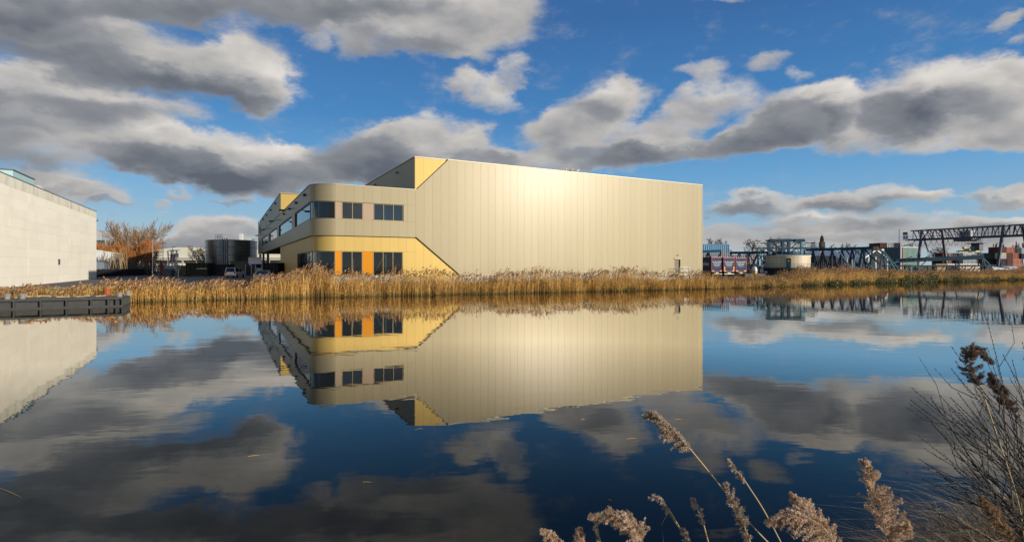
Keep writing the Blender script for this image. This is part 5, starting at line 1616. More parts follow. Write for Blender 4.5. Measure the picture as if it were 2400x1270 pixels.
# yellow spreader hanging on the ropes
spz = 235 * 0 + 0
sp = thing('container_spreader', 'yellow container spreader hanging above the cream white container', 'spreader', (ray(2268, 199).x, 199, 8.2), g.rotation_euler.z)
boxpart('beam', M['yellow'], sp, -3.0, 3.0, -.6, .6, .1, .6)
boxpart('head_block', M['yellow'], sp, -1.0, 1.0, -.7, .7, .62, 1.2)
for x in (-1.2, 1.2):
    MB().tube([(x, -.4, 1.5), (x, .4, 1.5)], .42, 14).build('sheave', M['yellow'], sp); boxpart('cheek', M['yellow'], sp, x - .3, x + .3, -.3, .3, 1.1, 1.9)
for x in (-3.0, 3.0): boxpart('end_beam', M['yellow'], sp, x - .14, x + .14, -1.2, 1.2, .0, .4)

# ------------------------------------------------------------------ box beam jib with lattice below, in front of the stacks
bj = thing('jib_section', 'teal box beam jib lying on lattice frames before the container stacks', 'lattice boom', ray(2100, 128), 0.0)
o_ = Vector(bj.location)
A, B = P(2098, 611, 130) - o_, P(2302, 602.5, 126) - o_
MB().beam(A, B, .9, .95).build('box_beam', M['teal'], bj)
C, D = P(2078, 623.5, 128) - o_, P(2322, 622.5, 125) - o_
for y in (-1.4, 1.4): MB().beam(C + Vector((0, y, 0)), D + Vector((0, y, 0)), .3, .3).build('lower_chord', M['teal'], bj)
for i in range(11):
    p = C.lerp(D, (i + .3) / 11)
    for s in (-.9, .9):
        MB().tube([p + Vector((s, -1.4, 0)), Vector((p.x + .1, -1.4, -.1))], .10, 5).build('brace', M['teal_light'] if i % 2 else M['teal'], bj)
for i in range(9):
    p = C.lerp(D, i / 9); q = A.lerp(B, min(1, (i + .5) / 9))
    if i in (0, 3, 6, 8): MB().tube([p, q], .13, 5).build('prop', M['teal'], bj)
MB().tube([B, D], .14, 5).build('prop', M['teal_light'], bj); MB().tube([B, P(2318, 640, 124) - o_], .14, 5).build('prop', M['teal_light'], bj)
MB().tube([P(2300, 620, 126) - o_, P(2365, 628, 124) - o_], .14, 5).build('prop', M['teal'], bj)
for px, py in ((2138, 601), (2180, 600), (2232, 597), (2290, 594.5)):
    q = P(px, py, 127) - o_
    base = A.lerp(B, (px - 2098) / 204 - .12)
    MB().beam(base, q, .16).build('stay_arm', M['teal'], bj)
    fr = MB()
    for dx in (-.8, -.3, .25, .7): fr.beam(q + Vector((dx, -.3, -.35)), q + Vector((dx + .12, -.3, .4)), .05)
    fr.beam(q + Vector((-.9, -.3, .35)), q + Vector((.85, -.3, .45)), .05); fr.beam(q + Vector((-.9, -.3, -.3)), q + Vector((.85, -.3, -.2)), .05)
    fr.build('pulley_frame', M['teal_light'], bj)
# stacked timber and wrapped goods
for i, (px, z, lab) in enumerate(((2206, 150, 'left timber stack behind the teal jib'), (2232, 152, 'middle timber stack with white wrapped bundles'), (2262, 150, 'right timber stack with white wrapped bundles'), (2285, 154, 'low timber stack nearest the green container'))):
    t = thing('timber_stack', lab, 'timber stack', ray(px, z), 0.0, 'timber stacks behind the jib')
    for lv in range(3):
        boxpart('timber_layer', M['wood'], t, -1.5, 1.5, 0, 1.2, .1 + lv * .9, .62 + lv * .9)
        boxpart('bearer', M['backing'], t, -1.4, 1.4, .1, 1.1, .0 + lv * .9, .09 + lv * .9)
        for k in range(4): boxpart('wrapped_bundle', M['white'] if i else M['wood'], t, -1.4 + k * .72, -.78 + k * .72, -.06, .9, .63 + lv * .9, .89 + lv * .9)
tp = thing('tarped_load', 'grey blue rounded tarpaulin load at the right behind the reeds', 'load', ray(2348, 135), 0.0)
prof = [(math.cos(a) * 1.2, math.sin(a) * .9) for a in np.linspace(0, math.pi, 12)]
fix_normals(MB().prism(prof, lambda a, z: (-3.2, a, 1.1 + z), lambda a, z: (3.2, a, 1.1 + z)).build('cover', M['tentfabric'], tp)); boxpart('bed', M['darkgrey'], tp, -3.3, 3.3, -1.2, 1.2, .5, 1.09)

# ------------------------------------------------------------------ church tower and radio mast far away
ch = thing('church_tower', 'shade darkened brick church tower with tapering spire on the skyline', 'tower', ray(1926.5, 520), 0.0)
hw_ = 4.6 / FPX * 520; zt_ = P(1926, 567, 520).z - GZ; zs = P(1926, 551, 520).z - GZ
boxpart('shaft', M['brick'], ch, -hw_, hw_, -hw_, hw_, 0, zt_)
boxpart('belfry_band', M['backing'], ch, -hw_ - .12, hw_ + .12, -hw_ - .12, hw_ + .12, zt_ - .9, zt_ - .3)
for x in (-1.1, .1): boxpart('belfry_opening', M['black'], ch, x, x + .9, -hw_ - .06, -hw_ + .2, zt_ - 4.4, zt_ - 2.2)
MB().tube([(.0, -hw_ - .12, zt_ - 7.5), (0, -hw_ - .05, zt_ - 7.5)], .9, 18).build('clock_face', M['yellow'], ch)
MB().lathe([(hw_ * 1.0, zt_), (hw_ * .93, zt_ + (zs - zt_) * .45), (hw_ * .6, zt_ + (zs - zt_) * .8), (.08, zs)], 8).build('spire', M['brick'], ch)
cr = MB(); cr.tube([(0, 0, zs), (0, 0, zs + 1.9)], .1, 4); cr.beam((-.5, 0, zs + 1.2), (.5, 0, zs + 1.2), .15); cr.build('cross', M['black'], ch)
rm = thing('radio_mast', 'thin grey lattice radio mast on the skyline behind the green hall', 'mast', ray(2107.5, 620), 0.0)
mh = P(2107, 537, 620).z - GZ
for sx, sy in ((-1, -1), (1, -1), (0, 1)): MB().tube([(sx * 1.6, sy * 1.6, 0), (sx * .5, sy * .5, mh * .6), (sx * .18, sy * .18, mh)], .22, 4).build('leg', M['grey'], rm)
br = MB()
for i in range(26):
    z = mh * i / 26; w = 1.6 * (1 - i / 26) + .18
    br.beam((-w, -w, z), (w, -w, z + mh / 26), .14); br.beam((w, -w, z), (-w, -w, z + mh / 26), .14)
br.build('lattice', M['grey'], rm)
for z in (.45, .52, .60): MB().tube([(-1.2, 0, mh * z), (1.2, 0, mh * z)], 1.0, 8).build('antenna_drum', M['grey'], rm)
# ------------------------------------------------------------------ vegetation helpers
def seg_mesh(name, segs, m, parent, n=3, mi=None):
    """segs: array (k, 8): p0 p1 r0 r1 -> open prisms"""
    S = np.asarray(segs, dtype=np.float64)
    p0, p1, r0, r1 = S[:, 0:3], S[:, 3:6], S[:, 6], S[:, 7]
    d = p1 - p0; d /= np.maximum(np.linalg.norm(d, axis=1, keepdims=True), 1e-9)
    ref = np.where(np.abs(d[:, 2:3]) < .9, np.array([[0, 0, 1.0]]), np.array([[1.0, 0, 0]]))
    s = np.cross(d, ref); s /= np.linalg.norm(s, axis=1, keepdims=True); t = np.cross(d, s)
    vs = []
    for k in range(n):
        a = 2 * math.pi * k / n; o = s * math.cos(a) + t * math.sin(a)
        vs.append(p0 + o * r0[:, None]); vs.append(p1 + o * r1[:, None])
    Vv = np.stack(vs, axis=1).reshape(-1, 3)
    base = np.arange(len(S))[:, None] * (2 * n)
    F = np.concatenate([base + np.array([[2 * k, 2 * ((k + 1) % n), 2 * ((k + 1) % n) + 1, 2 * k + 1]]) for k in range(n)], axis=0)
    return raw_mesh(name, Vv, F, m, parent)

def grow(rng, start, direction, length, radius, level, maxlev, out, spread=.6, up=.25, nchild=(4, 6), shrink=.62, bend=.18, low=.3):
    npt = 4 if level < 2 else 3
    p = np.array(start, float); d = np.array(direction, float); d /= np.linalg.norm(d)
    pts = [p.copy()]; dirs = [d.copy()]
    for i in range(npt):
        d = d + rng.normal(0, bend, 3) * .6 + np.array([0, 0, up * .22]); d /= np.linalg.norm(d)
        p = p + d * length / npt; pts.append(p.copy()); dirs.append(d.copy())
    rr = [radius * (1 - .55 * i / npt) for i in range(npt + 1)]
    for i in range(npt): out[level].append(np.concatenate([pts[i], pts[i + 1], [rr[i], rr[i + 1]]]))
    if level >= maxlev: return
    nc = nchild[level] if isinstance(nchild, list) else nchild
    k = int(rng.integers(nc[0], nc[1] + 1))
    for c in range(k):
        f = low + (1 - low) * (c + rng.random()) / k
        x = f * npt; i = min(int(x), npt - 1); q = pts[i] + (pts[i + 1] - pts[i]) * (x - i)
        dd = dirs[i]
        rv = rng.normal(0, 1, 3); rv -= dd * rv.dot(dd); rv /= np.linalg.norm(rv)
        nd = dd * (1 - spread * .55) + rv * spread + np.array([0, 0, up * .3])
        grow(rng, q, nd, length * shrink * (1.12 - .45 * f) * rng.uniform(.8, 1.15), rr[i] * .55, level + 1, maxlev, out, spread, up, nchild, shrink, bend, low)

def tree(name, label, loc, h, seed, mt=None, mc=None, group=None, stems=1, spread=.6, up=.25, maxlev=4, nchild=(4, 6), trunk=.32, shrink=.62, fan=.35, r0=None, minr=.012):
    rng = np.random.default_rng(seed)
    t = thing(name, label, 'tree', loc, rng.uniform(0, 6), group)
    out = [[] for _ in range(maxlev + 1)]
    r0 = r0 or h * .022
    for s in range(stems):
        a = 2 * math.pi * s / stems + rng.uniform(-.4, .4)
        d = (fan * math.cos(a), fan * math.sin(a), 1.0) if stems > 1 else (rng.normal(0, .04), rng.normal(0, .04), 1)
        grow(rng, (0, 0, -.1), d, h * (trunk + .25) * rng.uniform(.85, 1.1), r0, 0, maxlev, out, spread, up, nchild, shrink, low=.35 if stems == 1 else .25)
    top = max(x[5] for l in out for x in l)
    k = h / top
    for l in out:
        for x in l: x[:6] *= k; x[6:] = np.maximum(x[6:] * k, minr)
    seg_mesh('trunk', out[0] + out[1], mt or M['bark'], t, 5)
    seg_mesh('crown', [x for l in out[2:] for x in l], mc or M['bark'], t, 3)
    return t

def theight(px, py, Z): return P(px, py, Z).z - GZ
tree('bare_willow', 'large bare willow with fanned branches left of the street lamps', ray(318, 138), theight(318, 511, 138), 3, M['bark'], mat('russet_twig', (.34, .205, .10), rough=.8, vary=.15), stems=10, fan=.68, spread=.42, up=.42, maxlev=3, nchild=[(9, 11), (7, 9), (6, 8)], trunk=.62, shrink=.5, r0=.16, minr=.020)
tree('orange_willow', 'orange twigged willow in front of the large bare willow', ray(296, 132), theight(296, 545, 132), 5, M['bark'], M['twig_orange'], stems=10, fan=1.05, spread=.45, up=.32, maxlev=3, nchild=[(9, 11), (7, 9), (6, 8)], trunk=.55, shrink=.48, r0=.12, minr=.022)
tree('orange_willow', 'smaller orange twigged willow right below the bare willow crown', ray(328, 134), theight(328, 572, 134), 6, M['bark'], M['twig_orange'], stems=8, fan=.9, spread=.45, up=.3, maxlev=3, nchild=[(8, 10), (7, 9), (6, 8)], trunk=.55, shrink=.48, r0=.10, minr=.022)
tree('bare_tree', 'small bare tree leaning over the depot left of the silo', ray(474, 178), theight(474, 566, 178), 8, M['bark'], M['bark'], stems=3, fan=.5, spread=.6, maxlev=3, nchild=[(10, 12), (7, 9), (6, 7)], trunk=.6, shrink=.5, minr=.025)
rt = 'bare trees on the right skyline'
for px, py, Z, sd, lab in ((1668, 556, 250, 11, 'bare tree behind the sky blue container, nearest the warehouse'), (1692, 556, 255, 12, 'bare tree behind the right end of the sky blue container'),
                           (1757, 559, 230, 13, 'lone round bare tree between trailers and turret'), (1822, 554, 290, 14, 'bare tree top peeping above the hydraulic cylinders'),
                           (1908, 563, 270, 15, 'bare tree just left of the church tower'), (2185, 579, 300, 16, 'small bare tree right of the green hall'), (2214, 577, 310, 17, 'bare tree between the two gantry leg pairs, left one'),
                           (2297, 580, 330, 18, 'low bare tree below the gantry cab')):
    tree('bare_tree', lab, ray(px, Z), theight(px, py, Z), sd, M['bark_dark'], M['bark_dark'], rt, spread=.72, up=.30, maxlev=3, nchild=[(15, 18), (8, 10), (6, 7)], trunk=.72, shrink=.46, minr=.028)
for i, (px, py, Z) in enumerate(((1950, 571, 330), (1972, 568, 340), (1990, 570, 330), (2012, 573, 345), (2035, 576, 350))):
    tree('bare_tree', ('first', 'second', 'third', 'fourth', 'fifth')[i] + ' bare tree in the row right of the church tower, counting from the tower', ray(px, Z), theight(px, py, Z), 30 + i, M['bark_dark'], M['bark_dark'], rt, spread=.6, up=.35, maxlev=3, nchild=[(13, 16), (8, 10), (6, 7)], trunk=.72, shrink=.45, minr=.04)
for i, (px, py, Z, lab) in enumerate(((2335, 569, 300, 'narrow poplar left of the topmost salmon container'), (2356, 571, 310, 'narrow poplar behind the gantry leg'), (2376, 565, 300, 'narrow poplar between the right gantry legs'), (2384, 569, 305, 'thin poplar beside the right gantry leg'), (2399, 562, 290, 'tall narrow poplar at the right picture edge'))):
    tree('poplar', lab, ray(px, Z), theight(px, py, Z), 50 + i, M['bark_dark'], M['bark_dark'], 'poplars behind the container stacks', spread=.28, up=.9, maxlev=3, nchild=(8, 10), trunk=.75, shrink=.42, minr=.05)
# young stems by the fence
for i in range(13):
    px = 238 + i * 5.3 + random.uniform(-1.5, 1.5)
    tree('sapling', 'thin pale sapling behind the black fence, %s from the concrete hall' % ('nearest', 'second', 'third', 'fourth', 'fifth', 'sixth', 'seventh', 'eighth', 'ninth', 'tenth', 'eleventh', 'twelfth', 'farthest')[i], ray(px, 112 + (i * 7) % 5), theight(px, random.choice((581, 585, 592, 598)), 112), 70 + i, M['twig_tan'], M['twig_tan'], 'saplings behind the black fence', spread=.16, up=.9, maxlev=2, nchild=(6, 9), trunk=.8, shrink=.4, r0=.07, minr=.022)
# low scrub round the foot of the willows
def scrub(name, label, cpx, Z, w, d, h, n, m, seed, kind='stuff'):
    rng = np.random.default_rng(seed); c = ray(cpx, Z)
    segs = []
    for i in range(n):
        x = rng.uniform(-w / 2, w / 2); y = rng.uniform(-d / 2, d / 2); hh = h * rng.uniform(.4, 1) 
        a = rng.uniform(0, 6.28); q = np.array([x, y, 0]); dd = np.array([.3 * math.cos(a), .3 * math.sin(a), 1.0])
        for k in range(4):
            dd = dd + rng.normal(0, .16, 3); e = q + dd / np.linalg.norm(dd) * hh / 4
            segs.append(np.concatenate([q, e, [.03, .024]])); 
            if k > 0:
                rv = rng.normal(0, 1, 3); rv[2] = abs(rv[2]); segs.append(np.concatenate([e, e + rv / np.linalg.norm(rv) * hh * .22, [.018, .012]]))
            q = e
    o = seg_mesh(name, segs, m, None, 3); o.location = c; o["kind"] = "stuff"
    tag(o, label, 'scrub')
scrub('scrub', 'bare tan scrub along the black fence below the willows', 300, 118, 14, 4, 4.0, 330, M['bark'], 91)
scrub('scrub', 'bare brown scrub in front of the cream depot beside the lamps', 342, 150, 9, 4, 4.2, 200, M['bark'], 92)

# ------------------------------------------------------------------ reeds along the far bank
M['straw'] = mat('reed_straw', (1.0, 1.0, 1.0), rough=.75, vary=.08, nscale=2, rnd=0, tone=True, translucent=.25, spec=.25)
def ribbon_strip(C, side, w):
    """C (n,k,3) centre lines, side (n,3) unit, w (k,) or (n,k) half widths -> verts, quads"""
    n, k, _ = C.shape
    w = np.broadcast_to(w, (n, k))
    L_ = C - side[:, None, :] * w[:, :, None]; R_ = C + side[:, None, :] * w[:, :, None]
    Vv = np.stack([L_, R_], axis=2).reshape(-1, 3)
    base = (np.arange(n)[:, None] * (2 * k) + 2 * np.arange(k - 1)[None, :]).reshape(-1, 1)
    F = base + np.array([[0, 1, 3, 2]])
    return Vv, F

class Bag:
    def __init__(self): self.V = []; self.F = []; self.C = []; self.n = 0
    def add(self, Vv, F, col):
        self.V.append(Vv); self.F.append(F + self.n); self.n += len(Vv)
        self.C.append(np.broadcast_to(col, (len(Vv), 3)) if col.ndim == 1 else col)
    def build(self, name, m, parent=None):
        return raw_mesh(name, np.concatenate(self.V), np.concatenate(self.F), m, parent, col=np.concatenate(self.C))

def shore_arr(X):
    sx = np.array([p[0] for p in SHORE], float); sy = np.array([p[1] for p in SHORE], float)
    return np.interp(X, sx, sy)
BANK_D = [-.25, 0.0, .5, 1.6, 3.2, 4.6, 60]; BANK_Z = [-.5, -.02, .14, .42, .74, GZ, GZ]

def reeds(name, label, X0, X1, per_m, depth, hfun, tall, seed, tint=1.0, short=.70, dmin=-.35, plume=True, wscale=1.0):
    rng = np.random.default_rng(seed)
    n = int((X1 - X0) * 1.13 * per_m)
    X = rng.uniform(X0, X1, n)
    # clumpy density
    keep = (np.sin(X * .8 + 1.3) * .5 + np.sin(X * 2.1) * .3 + np.sin(X * .23) * .5 + rng.normal(0, .7, n)) > -1.1
    X = X[keep]; n = len(X)
    dv = dmin + (depth - dmin) * rng.random(n) ** 1.15
    B = np.stack([X + V.x * dv, shore_arr(X) + .35 * np.sin(X * .9) + .2 * np.sin(X * 2.3 + 1) + V.y * dv, np.maximum(np.interp(dv, BANK_D, BANK_Z), -.06)], 1)
    is_tall = rng.random(n) < tall
    hh = hfun(X) * np.where(is_tall, rng.normal(1.0, .09, n), rng.normal(short, .12, n)) * (1 + .13 * np.sin(X * .55) + .10 * np.sin(X * 1.7 + 2) + .06 * np.sin(X * 4.3)) - .55 * np.maximum(B[:, 2], 0)
    hh = np.maximum(hh, .35)
    lean = rng.normal(0, .10, (n, 2)) + np.array([.05, .0]); mess = rng.random(n) < .08; lean[mess] += rng.normal(0, .35, (int(mess.sum()), 2))
    f = np.array([0, .35, .7, 1.0])
    C = B[:, None, :] + np.stack([lean[:, 0:1] * hh[:, None] * f ** 2, lean[:, 1:2] * hh[:, None] * f ** 2, hh[:, None] * f * (1 - .06 * f)], 2)
    az = rng.uniform(0, math.pi, n); side = np.stack([np.cos(az), np.sin(az), np.zeros(n)], 1)
    pal = np.array([[.76, .485, .145], [.82, .58, .215], [.64, .385, .105], [.48, .285, .09], [.70, .485, .215], [.38, .22, .08]]) * tint
    col = pal[rng.choice(6, n, p=[.27, .20, .22, .13, .12, .06])] * rng.uniform(.8, 1.15, (n, 1))
    bag = Bag()
    Vv, F = ribbon_strip(C, side, np.array([.014, .012, .010, .005]) * wscale)
    cc = np.repeat(col, 8, 0).reshape(n, 8, 3).copy(); foot_shade = np.clip(.22 + B[:, 2] * 1.6, .22, .85); cc[:, 0:2] *= foot_shade[:, None, None]  # stalk feet painted darker: shade at the waterline put into the tone
    bag.add(Vv, F, cc.reshape(-1, 3))
    # leaves
    for j in range(3):
        fr = rng.uniform(.18, .82, n); i0 = np.clip((fr * 3).astype(int), 0, 2); tt = fr * 3 - i0
        q = C[np.arange(n), i0] * (1 - tt)[:, None] + C[np.arange(n), i0 + 1] * tt[:, None]
        a = rng.uniform(0, 2 * math.pi, n); l = rng.uniform(.30, .62, n); rise = rng.uniform(.1, .9, n)
        out = np.stack([np.cos(a), np.sin(a), np.zeros(n)], 1)
        c1 = q + out * (l * .45)[:, None] + np.stack([0 * l, 0 * l, l * .5 * rise], 1)
        c2 = q + out * (l * .95)[:, None] + np.stack([0 * l, 0 * l, l * (.55 * rise - .25)], 1)
        sd = np.stack([-np.sin(a), np.cos(a), rng.normal(0, .4, n)], 1); sd /= np.linalg.norm(sd, axis=1, keepdims=True)
        Vv, F = ribbon_strip(np.stack([q, c1, c2], 1), sd, np.array([.010, .016, .003]) * wscale)
        bag.add(Vv, F, np.repeat(col * rng.uniform(.75, 1.2, (n, 1)), 6, 0))
    if plume:
        idx = np.where(is_tall & (rng.random(n) < .85))[0]; k = len(idx)
        tip = C[idx, 3]; a = rng.normal(.3, .9, k); L_ = rng.uniform(.22, .36, k)
        dr = np.stack([np.cos(a) * .45, np.sin(a) * .45, np.ones(k) * .9], 1)
        c0 = tip - np.array([0, 0, .08]); c1 = c0 + dr * (L_ * .45)[:, None]; c2 = c1 + dr * (L_ * .40)[:, None] + np.stack([np.cos(a) * .10, np.sin(a) * .10, -.04 * np.ones(k)], 1)
        pc = np.array([[.40, .235, .12], [.48, .30, .16], [.30, .17, .09]])[rng.integers(0, 3, k)] * rng.uniform(.8, 1.2, (k, 1)) * tint
        for s in range(3):
            b = rng.uniform(0, math.pi, k) ; sd = np.stack([np.cos(b), np.sin(b), rng.normal(0, .25, k)], 1); sd /= np.linalg.norm(sd, axis=1, keepdims=True)
            jit = rng.normal(0, .02, (k, 1, 3))
            Vv, F = ribbon_strip(np.stack([c0, c1, c2], 1) + jit, sd, np.array([.010, .040, .007]) * wscale)
            bag.add(Vv, F, np.repeat(pc * rng.uniform(.8, 1.2, (k, 1)), 6, 0))
    o = bag.build(name, M['straw']); o["kind"] = "stuff"
    tag(o, label, 'reeds')
    return o
def hprof(X): return np.interp(X, [-60, -48, -44, -38, -33, -27, -22, -19, -15, -8, 0, 10, 20, 26, 30, 40, 45, 55, 66, 80, 100, 115, 130, 200], [.6, .7, 1.0, 1.18, 1.32, 1.42, 1.62, 2.35, 2.25, 2.0, 1.95, 2.2, 2.0, 1.7, 1.35, 1.1, 1.9, 2.3, 1.9, 1.5, 1.5, 1.9, 2.0, 2.0])
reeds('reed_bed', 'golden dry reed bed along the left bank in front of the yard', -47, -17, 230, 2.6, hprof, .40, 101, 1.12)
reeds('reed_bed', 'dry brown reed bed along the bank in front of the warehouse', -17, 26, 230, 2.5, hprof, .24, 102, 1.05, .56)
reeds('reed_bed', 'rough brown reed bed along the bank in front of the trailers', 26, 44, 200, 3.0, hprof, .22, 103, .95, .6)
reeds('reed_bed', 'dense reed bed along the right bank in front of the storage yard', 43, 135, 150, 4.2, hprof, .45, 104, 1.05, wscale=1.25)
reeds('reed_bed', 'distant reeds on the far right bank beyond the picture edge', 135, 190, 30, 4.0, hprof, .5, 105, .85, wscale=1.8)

# leafy bramble on the bank
M['bramble'] = mat('bramble_leaf', (1, 1, 1), rough=.6, vary=.1, rnd=0, tone=True, translucent=.2)
def leaf_mass(name, label, cat, lobes, per, seed, pal, lw=(.05, .10)):
    rng = np.random.default_rng(seed); bag = Bag()
    for (x, dv, rx, ry, rz) in lobes:
        n = int(per * rx * rz)
        u = rng.normal(0, 1, (n, 3)); u /= np.linalg.norm(u, axis=1, keepdims=True); u *= (rng.random(n) ** .45)[:, None]
        u[:, 2] = np.abs(u[:, 2])
        c0 = np.array([x + V.x * dv, shore_arr(np.array([x]))[0] + V.y * dv, np.interp(dv, BANK_D, BANK_Z)])
        Cc = c0 + u * np.array([rx, ry, rz]) * (1 + .25 * np.sin(u[:, 0:1] * 7) * np.sin(u[:, 2:3] * 6 + x))
        a = rng.normal(0, 1, (n, 3)); a /= np.linalg.norm(a, axis=1, keepdims=True)
        b = np.cross(a, rng.normal(0, 1, (n, 3))); b /= np.linalg.norm(b, axis=1, keepdims=True)
        l = rng.uniform(*lw, n)
        q = np.stack([Cc - a * l[:, None], Cc - b * l[:, None] * .55, Cc + a * l[:, None], Cc + b * l[:, None] * .55], 1).reshape(-1, 3)
        F = np.arange(n)[:, None] * 4 + np.array([[0, 1, 2, 3]])
        col = np.array(pal)[rng.integers(0, len(pal), n)] * rng.uniform(.7, 1.3, (n, 1))
        bag.add(q, F, np.repeat(col, 4, 0))
    o = bag.build(name, M['bramble']); o["kind"] = "stuff"
    tag(o, label, cat)
rg = np.random.default_rng(5)
GP = [(.10, .13, .035), (.065, .095, .025), (.14, .15, .045), (.20, .15, .06), (.15, .10, .045)]
leaf_mass('bramble_thicket', 'dark green bramble thicket at the waterline on the right bank', 'bramble', [(x, rg.uniform(-.5, .5), rg.uniform(1.2, 2.2), .9, rg.uniform(1.0, 1.7) * (1.0 if 63 < x < 90 else .62)) for x in np.arange(45, 116, 1.3)], 420, 201, GP, (.07, .14))
leaf_mass('bramble_thicket', 'small green bramble patch in the reeds below the tall wall', 'bramble', [(x, rg.uniform(.0, .8), 1.0, .7, rg.uniform(.5, .9)) for x in (11, 12.3, 13.5, 14.6, 17, 4.5)], 700, 202, GP, (.05, .09))
leaf_mass('bramble_thicket', 'brown and green scrub on the rough bank below the turret', 'bramble', [(x, rg.uniform(.2, 1.8), rg.uniform(1.0, 1.8), 1.0, rg.uniform(.4, .8)) for x in np.arange(33, 46, 1.2)], 420, 203, [(.16, .11, .05), (.12, .08, .04), (.07, .08, .025)], (.06, .12))
leaf_mass('bank_herbs', 'green weeds on the grassy bank at the far left', 'weeds', [(x, rg.uniform(.3, 3.0), 1.0, .9, rg.uniform(.15, .4)) for x in np.arange(-62, -33, .7)], 500, 204, [(.10, .15, .03), (.13, .17, .04), (.14, .12, .05)], (.04, .08))

# short grass along the top of the bank
def grass(name, label, X0, X1, d0, d1, n, hgt, seed, pal):
    rng = np.random.default_rng(seed); X = rng.uniform(X0, X1, n); dv = rng.uniform(d0, d1, n)
    B = np.stack([X + V.x * dv, shore_arr(X) + V.y * dv, np.interp(dv, BANK_D, BANK_Z) - .01], 1)
    h = rng.uniform(.4, 1.0, n) * hgt; a = rng.uniform(0, 6.28, n); ln = rng.uniform(.1, .5, n) * h
    out = np.stack([np.cos(a) * ln, np.sin(a) * ln, h], 1)
    C = np.stack([B, B + out * np.array([.4, .4, .6]), B + out], 1)
    sd = np.stack([-np.sin(a), np.cos(a), 0 * a], 1)
    Vv, F = ribbon_strip(C, sd, np.array([.014, .011, .002]))
    bag = Bag(); bag.add(Vv, F, np.repeat(np.array(pal)[rng.integers(0, len(pal), n)] * rng.uniform(.75, 1.25, (n, 1)), 6, 0))
    o = bag.build(name, M['bramble']); o["kind"] = "stuff"; tag(o, label, 'grass')
grass('bank_grass', 'short green grass on top of the left bank behind the reeds', -62, -20, 2.5, 9.5, 26000, .22, 301, [(.14, .20, .035), (.18, .22, .05), (.22, .20, .08)])
grass('bank_grass', 'dry grass at the foot of the warehouse plinth', -20, 27, 2.0, 5.0, 9000, .35, 302, [(.25, .20, .08), (.14, .15, .04), (.32, .25, .12)])

gull('gull', 'white gull floating on the water off the right bank', ray(2271, 108, -.05), 2.5, 1.6)
# driftwood on the rough bank
dw = MB().tube([P(1766, 652, 84), P(1780, 658, 83), P(1798, 664, 82)], [.10, .14, .09], 7).build('driftwood_log', mat('driftwood', (.42, .37, .29), rough=.9, vary=.2))
tag(dw, 'pale driftwood log lying on the rough bank left of the brambles', 'log')

# ------------------------------------------------------------------ foreground reeds
M['plume'] = mat('reed_plume', (1, 1, 1), rough=.85, vary=.05, rnd=0, tone=True, translucent=.35, spec=.2)
M['stem'] = mat('reed_stem', (.45, .32, .15), rough=.6, vary=.15, nscale=8)
M['stem_dark'] = mat('reed_stem_dark', (.20, .14, .075), rough=.7, vary=.15, nscale=8)
def bez(pts, n):
    """smooth curve through points (Catmull-Rom)"""
    pts = [Vector(p) for p in pts]; out = []
    q = [pts[0] * 2 - pts[1]] + pts + [pts[-1] * 2 - pts[-2]]
    m = len(pts) - 1
    for i in range(m):
        for k in range(n):
            t = k / n; p0, p1, p2, p3 = q[i:i + 4]
            out.append(.5 * ((2 * p1) + (p2 - p0) * t + (2 * p0 - 5 * p1 + 4 * p2 - p3) * t * t + (3 * p1 - p0 - 3 * p2 + p3) * t ** 3))
    out.append(pts[-1]); return out
